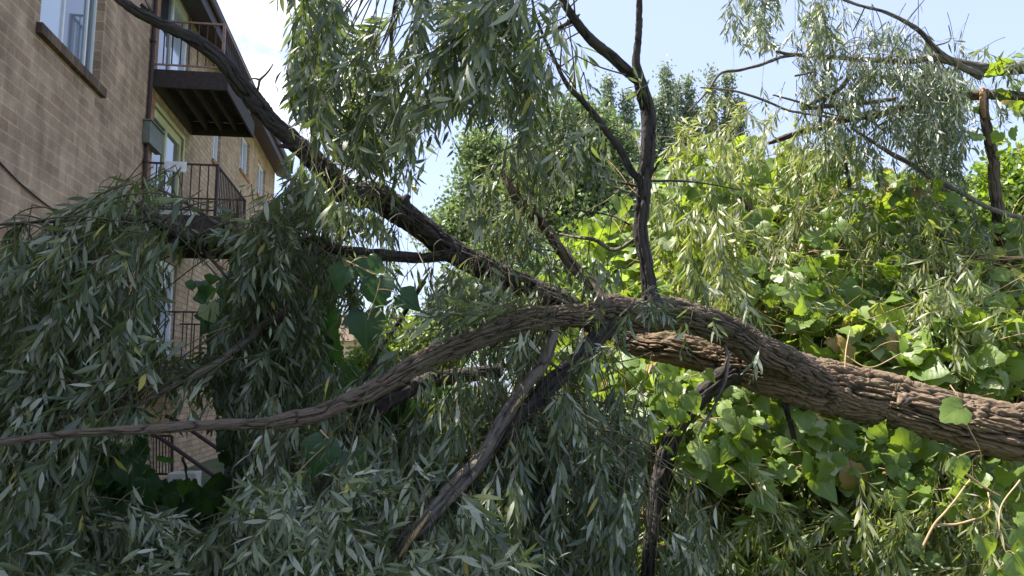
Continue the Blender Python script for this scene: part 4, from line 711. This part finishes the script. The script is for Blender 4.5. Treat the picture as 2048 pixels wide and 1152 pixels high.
for (u, v, d, dx, dy, n_, L_) in [(1268, 612, 3.6, .1, -.3, 3, .12), (1235, 690, 3.6, -.6, .2, 2, .16), (1215, 500, 3.7, .1, -1, 3, .3), (1275, 470, 3.8, .15, -1, 2, .3), (1290, 190, 3.9, .2, .6, 1, .12), (700, 360, 4.0, -.1, -1, 1, .3), (760, 400, 4.1, .1, -1, 1, .3), (980, 500, 3.9, -.2, -1, 3, .35), (1160, 560, 3.8, -.2, -1, 3, .3), (1400, 560, 3.8, .1, -1, 2, .3), (1500, 620, 3.9, .15, -1, 1, .25), (860, 560, 3.6, -.4, -.6, 3, .3)]:
    fill(fo, [(u - 12, v - 12), (u + 12, v - 12), (u + 12, v + 12), (u - 12, v + 12)], d - .1, d + .1, n_, (dx, dy, 0), .3, (L_, L_ * 1.5), (.4, 1.), 3, (.1, .2), nl=8, ll=.10, lw=.0095, rb=.55)
done(fo)
fo = wfol(limbH)
fill(fo, [(470, 340), (560, 330), (570, 450), (500, 460)], 3.5, 4.0, 7, (-.9, -.35, 0), .25, (.3, .5), (.2, .6), 5, nl=10, ll=.10, lw=.0105, rb=.5)
fill(fo, [(420, 400), (560, 380), (580, 500), (430, 500)], 3.5, 4.1, 14, (-.5, -.8, 0), .4, (.3, .5), (.3, .8), 6, nl=11, ll=.10, lw=.0100, rb=.55)
fill(fo, [(180, 350), (430, 330), (440, 420), (200, 440)], 3.3, 3.8, 15, (-.8, -.3, 0), .35, (.3, .5), (.3, .8), 5, nl=10, ll=.10, lw=.0105, rb=.6)
fill(fo, [(330, 690), (460, 680), (470, 790), (330, 790)], 3.8, 4.4, 9, (-.3, -.9, 0), .5, (.3, .5), (.3, .8), 6, nl=13, ll=.10, lw=.009, rb=.5)
fill(fo, [(560, 380), (620, 370), (640, 470), (560, 470)], 3.9, 4.4, 8, (-.6, -.6, 0), .5, (.3, .5), (.3, .8), 6, nl=13, ll=.10, lw=.009, rb=.5)
done(fo); LIMBS.extend(_sv)
# ------------------------------------------------------------------ foliage of the snapped willow
GAPS += [([(1280, 0), (1425, 0), (1425, 60), (1440, 95), (1560, 160), (1500, 175), (1420, 150), (1300, 260)], .97, 0, 9), ([(1540, 125), (1580, 125), (1600, 170), (1540, 185), (1470, 160)], .9, 0, 9),
         ([(1740, 0), (2048, 0), (2048, 100), (1960, 80), (1900, 60), (1840, 45)], .6, 0, 9), ([(1940, 300), (2048, 250), (2048, 330), (1950, 390)], .6, 0, 9), ([(1850, 60), (1950, 50), (1960, 110), (1890, 100)], .4, 0, 9)]
fo = wfol(sw, m='willow_silver')
Sf = [(1942, 134, 6.3), (1858, 116, 6.3), (1750, 120, 6.4), (1646, 113, 6.4), (1583, 109, 6.4)]
kw = dict(nsub=6, ll=.10, lw=.0085, rt=.0026)
fill(fo, [(1425, -40), (1640, -40), (1700, 20), (1650, 90), (1560, 90), (1440, 40)], 5.6, 6.6, 36, (-.1, -1, 0), .45, (.5, .8), (.4, 1.), nl=13, rb=.45, **kw)
fill(fo, [(1560, 60), (1900, 60), (1960, 150), (1900, 260), (1700, 300), (1600, 200)], 5.8, 6.8, 92, (-.1, -1, 0), .5, (.5, .8), (.4, 1.), nl=13, rb=.5, feed=Sf, **kw)
fill(fo, [(1840, 180), (1950, 180), (1960, 380), (1880, 400), (1800, 300)], 6.0, 6.8, 22, (.05, -1, 0), .3, (.5, .8), (.4, 1.), nl=14, rb=.4, **kw)
done(fo); fo = wfol(sw, m='willow_sun')
fill(fo, [(1360, 200), (1560, 170), (1700, 260), (1700, 400), (1560, 420), (1330, 330)], 5.6, 6.8, 36, (-.15, -1, 0), .6, (.5, .8), (.4, 1.), nl=13, rb=.66, **kw)
done(fo); fo = wfol(sw, m='willow_silver')
fill(fo, [(1700, 30), (1960, 90), (2040, 120), (2000, 300), (1880, 200), (1740, 110)], 5.8, 6.6, 22, (.1, -.8, 0), .7, (.4, .7), (.4, 1.), nl=11, rb=.55, **kw)
fill(fo, [(1960, 90), (2048, 60), (2060, 250), (1990, 260)], 5.8, 6.6, 9, (.3, -.5, 0), .6, (.4, .7), (.4, 1.), nl=9, rb=.45, **kw)
fill(fo, [(1880, 40), (1960, 90), (1940, 120), (1870, 90)], 5.8, 6.4, 4, (.3, .5, 0), .5, (.4, .6), (.4, 1.), nl=9, rb=.6, **kw)
done(fo)
# ------------------------------------------------------------------ vines and thicket on the right
def vleaves(fo, poly, dfun, n, size, rb=.5, rs=.2, face=.5, m=0):
    q = inpoly(poly, n); d = dfun(q[:, 0], q[:, 1]) + rng.random(n) ** 1.4 * .9; P = at(q[:, 0], q[:, 1], d); P = P[keep(P)]; n = len(P)
    D = unit(cdir(.1, -.55, -.25) + rng.normal(0, .7, (n, 3))); Nn = unit(cdir(-.25, .8, -face) + rng.normal(0, .5, (n, 3)))
    sz = size * np.exp(rng.normal(0, .25, n)).clip(.5, 1.5)
    wd, bd, tn, wh = sz * rng.uniform(.8, 1.12, n), rng.uniform(-.25, .55, n), (rng.normal(rb, rs, n)).clip(0, 1), rng.integers(0, 3, n)
    for k_ in range(3):
        a_ = wh == k_; fo.leaves(TBS[k_], P[a_], D[a_], Nn[a_], sz[a_], wd[a_], bd[a_], tn[a_], m)
    # leaf stalks run back into the tangle
    E = P + cdir(0, -.3, 1) * .12 + rng.normal(0, .05, (n, 3)); t = np.linspace(0, 1, 4)[None, :, None]; fo.tubes(P[:, None] * (1 - t) + E[:, None] * t, np.full((n, 4), .0016), 1, 3)
def canes(fo, poly, dfun, n, Ln, r, dirn, spread=.4, m=1):
    q = inpoly(poly, n); P = at(q[:, 0], q[:, 1], dfun(q[:, 0], q[:, 1]) + rng.random(n) * .5); D = unit(cdir(*dirn) + rng.normal(0, spread, (n, 3))) * np.where(rng.random(n) < .5, -1, 1)[:, None]
    C = grow(P, D, rng.uniform(.5, 1, n) * Ln, rng.uniform(-.2, .7, n), 14, .35); fo.tubes(C, r * rng.uniform(.6, 1.3, (n, 1)) * np.linspace(1, .5, 14)[None], m, 5)
dm = lambda u, v: np.interp(v, [250, 350, 500, 650, 800, 950, 1150], [7.4, 7.0, 6.2, 5.35, 5.1, 4.9, 4.5])
vt = Foliage(); PR = [(1290, 330), (1420, 270), (1560, 290), (1700, 320), (1850, 350), (1960, 440), (2080, 430), (2080, 800), (1700, 780), (1500, 690), (1310, 600)]
vleaves(vt, PR, dm, 1700, .115, .5); vleaves(vt, [(1660, 440), (2080, 440), (2080, 620), (1640, 600)], lambda u, v: dm(u, v) - .2, 420, .13, .6)
vleaves(vt, PR, dm, 1400, .075, .6); vleaves(vt, [(1600, 540), (2080, 520), (2080, 790), (1850, 770), (1600, 690)], lambda u, v: dm(u, v) - .35, 560, .135, .62, .2)
vleaves(vt, [(1300, 340), (1560, 320), (1680, 440), (1640, 600), (1320, 590)], lambda u, v: dm(u, v) - .9, 330, .115, .62)
vleaves(vt, [(1180, 440), (1310, 420), (1310, 600), (1190, 590)], lambda u, v: dm(u, v) + .8, 500, .12, .66)
vleaves(vt, [(1240, 700), (1500, 780), (1700, 810), (2060, 930), (2060, 1000), (1650, 960), (1330, 960), (1180, 800)], dm, 1500, .115, .5)
vleaves(vt, [(1260, 740), (1500, 790), (1760, 850), (2040, 940), (2040, 1010), (1650, 960), (1330, 960)], lambda u, v: dm(u, v) - .75, 420, .11, .62)
vleaves(vt, [(1500, 960), (2040, 960), (2040, 1150), (1450, 1150)], lambda u, v: u * 0 + 4.0, 90, .095, .6)
vleaves(vt, [(1250, 940), (1650, 950), (2060, 960), (2060, 1190), (1250, 1190)], lambda u, v: dm(u, v) + .5, 900, .11, .35)
vleaves(vt, [(1640, 280), (1720, 270), (1720, 320), (1640, 330)], lambda u, v: u * 0 + 5.9, 12, .17, .7); vleaves(vt, [(1900, 140), (2048, 100), (2060, 330), (1940, 300)], lambda u, v: u * 0 + 6.0, 34, .10, .55)
vleaves(vt, [(1780, 330), (1880, 330), (1900, 460), (1800, 460)], lambda u, v: u * 0 + 5.9, 50, .12, .25)
canes(vt, PR, lambda u, v: dm(u, v) - .1, 420, .9, .0032, (1, .15, 0), .8); canes(vt, [(1640, 500), (2060, 500), (2060, 550), (1640, 545)], lambda u, v: u * 0 + 5.55, 26, 1.4, .0055, (1, -.02, 0), .06)
canes(vt, [(1560, 640), (1900, 660), (1900, 700), (1560, 670)], lambda u, v: u * 0 + 5.1, 14, .8, .004, (1, -.1, 0), .25)
canes(vt, [(1250, 780), (2060, 900), (2060, 1150), (1250, 1150)], lambda u, v: dm(u, v) + .1, 170, .7, .003, (1, .3, 0), .9); canes(vt, [(1600, 810), (1780, 800), (1780, 860), (1620, 880)], lambda u, v: u * 0 + 5., 30, .7, .006, (1, .25, 0), .15)
canes(vt, [(1000, 870), (1300, 860), (1300, 930), (1020, 930)], lambda u, v: u * 0 + 4.9, 40, .9, .006, (1, .1, 0), .3)
tag(vt.build('vine_tangle', [M['vine'], M['cane']], None), 'sunlit mass of broad green vine leaves and tan canes behind the fallen trunk', 'vines', kind='stuff')
# willow sprays lying over the vines, part of the snapped tree
fo = wfol(sw, 'fallen_sprays', 'willow_sun')
fill(fo, [(1300, 380), (1560, 400), (1720, 560), (1560, 660), (1340, 580)], 5.2, 6.4, 46, (.0, -1, 0), .8, (.5, .8), (.4, 1.), nl=12, rb=.5, **kw)
fill(fo, [(1640, 400), (2048, 430), (2048, 560), (1700, 560)], 5.5, 6.5, 40, (-.2, -.8, 0), .9, (.5, .8), (.4, 1.), nl=12, rb=.3, **kw)
fill(fo, [(1700, 560), (1900, 540), (2048, 640), (2048, 760), (1800, 740)], 4.9, 5.5, 20, (-.2, -.8, 0), .9, (.4, .6), (.4, 1.), nl=12, rb=.6, **kw)
done(fo)
# dense shaded growth filling the space behind
def mass(name, label, parts, m, group=None):
    fo = Foliage()
    for poly, d0, d1, n, size, rb in parts:
        q = inpoly(poly, n); P = at(q[:, 0], q[:, 1], rng.uniform(d0, d1, n)); P = P[(P[:, 2] > -.05) & keep(P, False)]; k = len(P)
        fo.leaves(TB, P, unit(cdir(0, -.8, -.1) + rng.normal(0, .5, (k, 3))), unit(cdir(-.1, .5, -.8) + rng.normal(0, .5, (k, 3))), size * rng.uniform(.6, 1.3, k), size * rng.uniform(.6, 1.2, k), rng.uniform(0, .3, k), rng.normal(rb, .2, k).clip(0, 1))
    return tag(fo.build(name, [m], None), label, 'undergrowth', group, 'stuff')
mass('undergrowth', 'deep shaded vine growth behind the sunlit thicket on the right', [([(1300, 420), (1500, 350), (1800, 400), (2080, 480), (2080, 1190), (1200, 1190), (1250, 700)], 6.8, 8.6, 7000, .15, .45), ([(1150, 650), (1500, 700), (1500, 1190), (860, 1190), (900, 900)], 5.6, 7.0, 2600, .13, .45)], M['vine'])
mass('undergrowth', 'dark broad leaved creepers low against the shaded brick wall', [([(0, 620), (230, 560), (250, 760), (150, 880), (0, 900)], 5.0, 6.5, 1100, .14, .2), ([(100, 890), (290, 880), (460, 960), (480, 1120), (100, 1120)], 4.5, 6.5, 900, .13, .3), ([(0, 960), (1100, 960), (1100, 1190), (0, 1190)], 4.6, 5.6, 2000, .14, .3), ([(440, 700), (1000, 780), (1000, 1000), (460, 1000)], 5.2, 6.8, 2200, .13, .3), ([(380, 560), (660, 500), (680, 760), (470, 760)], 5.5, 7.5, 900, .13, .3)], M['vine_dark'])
# ------------------------------------------------------------------ single vines in front
def vine(label, stem, leaves, m='vine', r=.0035, group=None):
    """stem: (u, v, d) points; leaves: (u, v, d, size, tilt, tone)"""
    p = np.array(stem, float); C = at(p[:, 0], p[:, 1], p[:, 2]); t = thing('vine', label, 'vine', C[0], group); q, _ = smoothcurve(C, .02)
    s = Foliage(); s.tubes(q[None], np.linspace(r, r * .6, len(q))[None], 0, 6)
    for (u, v, d, sz, ti, tone) in leaves:
        P = at(u, v, d); a = q[np.argmin(np.linalg.norm(q - P, axis=1))]; k = np.linspace(0, 1, 6)[:, None]; c = a * (1 - k) + P * k; c[:, 2] += np.sin(k[:, 0] * 3.14) * .01; s.tubes(c[None], np.full((1, 6), r * .5), 0, 5)
    s.build('stem', [M['cane']], t)
    for (u, v, d, sz, ti, tone) in leaves:
        l = Foliage(); P = at(u, v, d); l.leaves(TBS[1 + int(u) % 2], P[None], unit(cdir(math.sin(ti), -math.cos(ti), -.15))[None], unit(cdir(.1 * math.cos(ti), .35, -1))[None], np.array([sz]), np.array([sz]), np.array([.12]), np.array([tone])); l.build('leaf', [M[m]], t)
    return t
vine('thin vine with one bright leaf dangling over the thick trunk', [(1900, 770, 4.0), (1920, 800, 3.95), (1935, 850, 3.95), (1960, 900, 3.95), (1962, 930, 4.0)], [(1925, 815, 3.93, .14, -1.1, .75), (1915, 915, 3.98, .11, .2, .7)])
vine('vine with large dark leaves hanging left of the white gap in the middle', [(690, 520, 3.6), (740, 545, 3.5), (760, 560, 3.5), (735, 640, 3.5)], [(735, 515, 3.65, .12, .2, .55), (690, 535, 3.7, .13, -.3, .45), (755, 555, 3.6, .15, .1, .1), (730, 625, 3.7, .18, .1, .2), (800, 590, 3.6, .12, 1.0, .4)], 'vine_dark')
vine('bright green vine leaf against the tan wall under the balconies', [(470, 650, 4.0), (440, 625, 4.0), (410, 615, 4.0)], [(415, 610, 3.95, .10, .4, 1.)], 'vine')
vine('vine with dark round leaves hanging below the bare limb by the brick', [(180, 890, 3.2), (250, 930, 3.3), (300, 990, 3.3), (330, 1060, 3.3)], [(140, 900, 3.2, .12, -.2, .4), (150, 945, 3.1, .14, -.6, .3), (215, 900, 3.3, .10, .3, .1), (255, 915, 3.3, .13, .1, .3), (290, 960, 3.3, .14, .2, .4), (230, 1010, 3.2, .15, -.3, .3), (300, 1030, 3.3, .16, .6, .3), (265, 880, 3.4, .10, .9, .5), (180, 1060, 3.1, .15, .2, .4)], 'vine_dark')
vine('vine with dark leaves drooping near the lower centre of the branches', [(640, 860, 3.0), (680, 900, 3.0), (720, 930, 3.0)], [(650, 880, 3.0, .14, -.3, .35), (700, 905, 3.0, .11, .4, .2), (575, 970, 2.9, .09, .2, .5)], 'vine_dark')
vine('vine with pale jagged leaves at the lower right corner', [(2040, 960, 3.6), (2000, 1020, 3.5), (2010, 1100, 3.4), (2060, 1160, 3.4)], [(1965, 1075, 3.5, .12, .1, .8), (2035, 1060, 3.4, .15, .5, .6), (2030, 1110, 3.35, .17, .3, .7), (1995, 1140, 3.4, .12, -.2, .6)])
vine('vine climbing the drooping limb under the fork of the trunk', [(1330, 900, 4.3), (1370, 830, 4.35), (1350, 770, 4.35), (1420, 740, 4.4)], [(1345, 765, 4.3, .12, -.3, .6), (1330, 800, 4.3, .13, .3, .5), (1375, 790, 4.3, .12, .5, .4), (1410, 745, 4.35, .08, .9, .5), (1350, 820, 4.25, .10, 0, .6)])
vine('sunlit vine standing against the upright willow shoot', [(1240, 470, 4.6), (1255, 420, 4.5), (1245, 400, 4.5), (1290, 360, 4.4)], [(1240, 395, 4.5, .13, .1, .8), (1262, 330, 4.6, .07, .4, .9), (1225, 440, 4.7, .10, -.2, .6), (1270, 260, 4.6, .06, .2, .9)])
def cane_thing(label, strands, r=.007):
    t = thing('bare_cane', label, 'cane', at(*strands[0][0]), 'bare reddish canes lying over the leaves')
    for s_ in strands:
        p = np.array(s_, float); q, _ = smoothcurve(at(p[:, 0], p[:, 1], p[:, 2]), .02); fo = Foliage(); fo.tubes(q[None], np.linspace(r, r * .55, len(q))[None], 0, 7); fo.build('stem', [M['cane']], t)
cane_thing('forked reddish cane low at the right in front of the dark leaves', [[(1845, 1095, 3.9), (1868, 1050, 3.9), (1890, 1025, 3.9), (1912, 998, 3.9), (1928, 975, 3.95), (1940, 960, 4.)], [(1868, 1050, 3.9), (1910, 1049, 3.9), (1945, 1040, 3.9), (1972, 1030, 3.92), (1980, 1008, 3.95), (1976, 985, 4.)], [(1935, 950, 3.9), (1970, 975, 3.9), (2000, 992, 3.9)]])
cane_thing('long pale cane arching from the trunk down to the lower centre right', [[(1452, 930, 4.1), (1490, 960, 4.1), (1520, 1000, 4.1), (1560, 1040, 4.15)]], .004)
cane_thing('thin cane rising beside the trunk top on the right', [[(1690, 735, 4.3), (1692, 700, 4.35), (1700, 660, 4.5)], [(1692, 712, 4.35), (1740, 735, 4.3), (1800, 708, 4.4)]], .004)
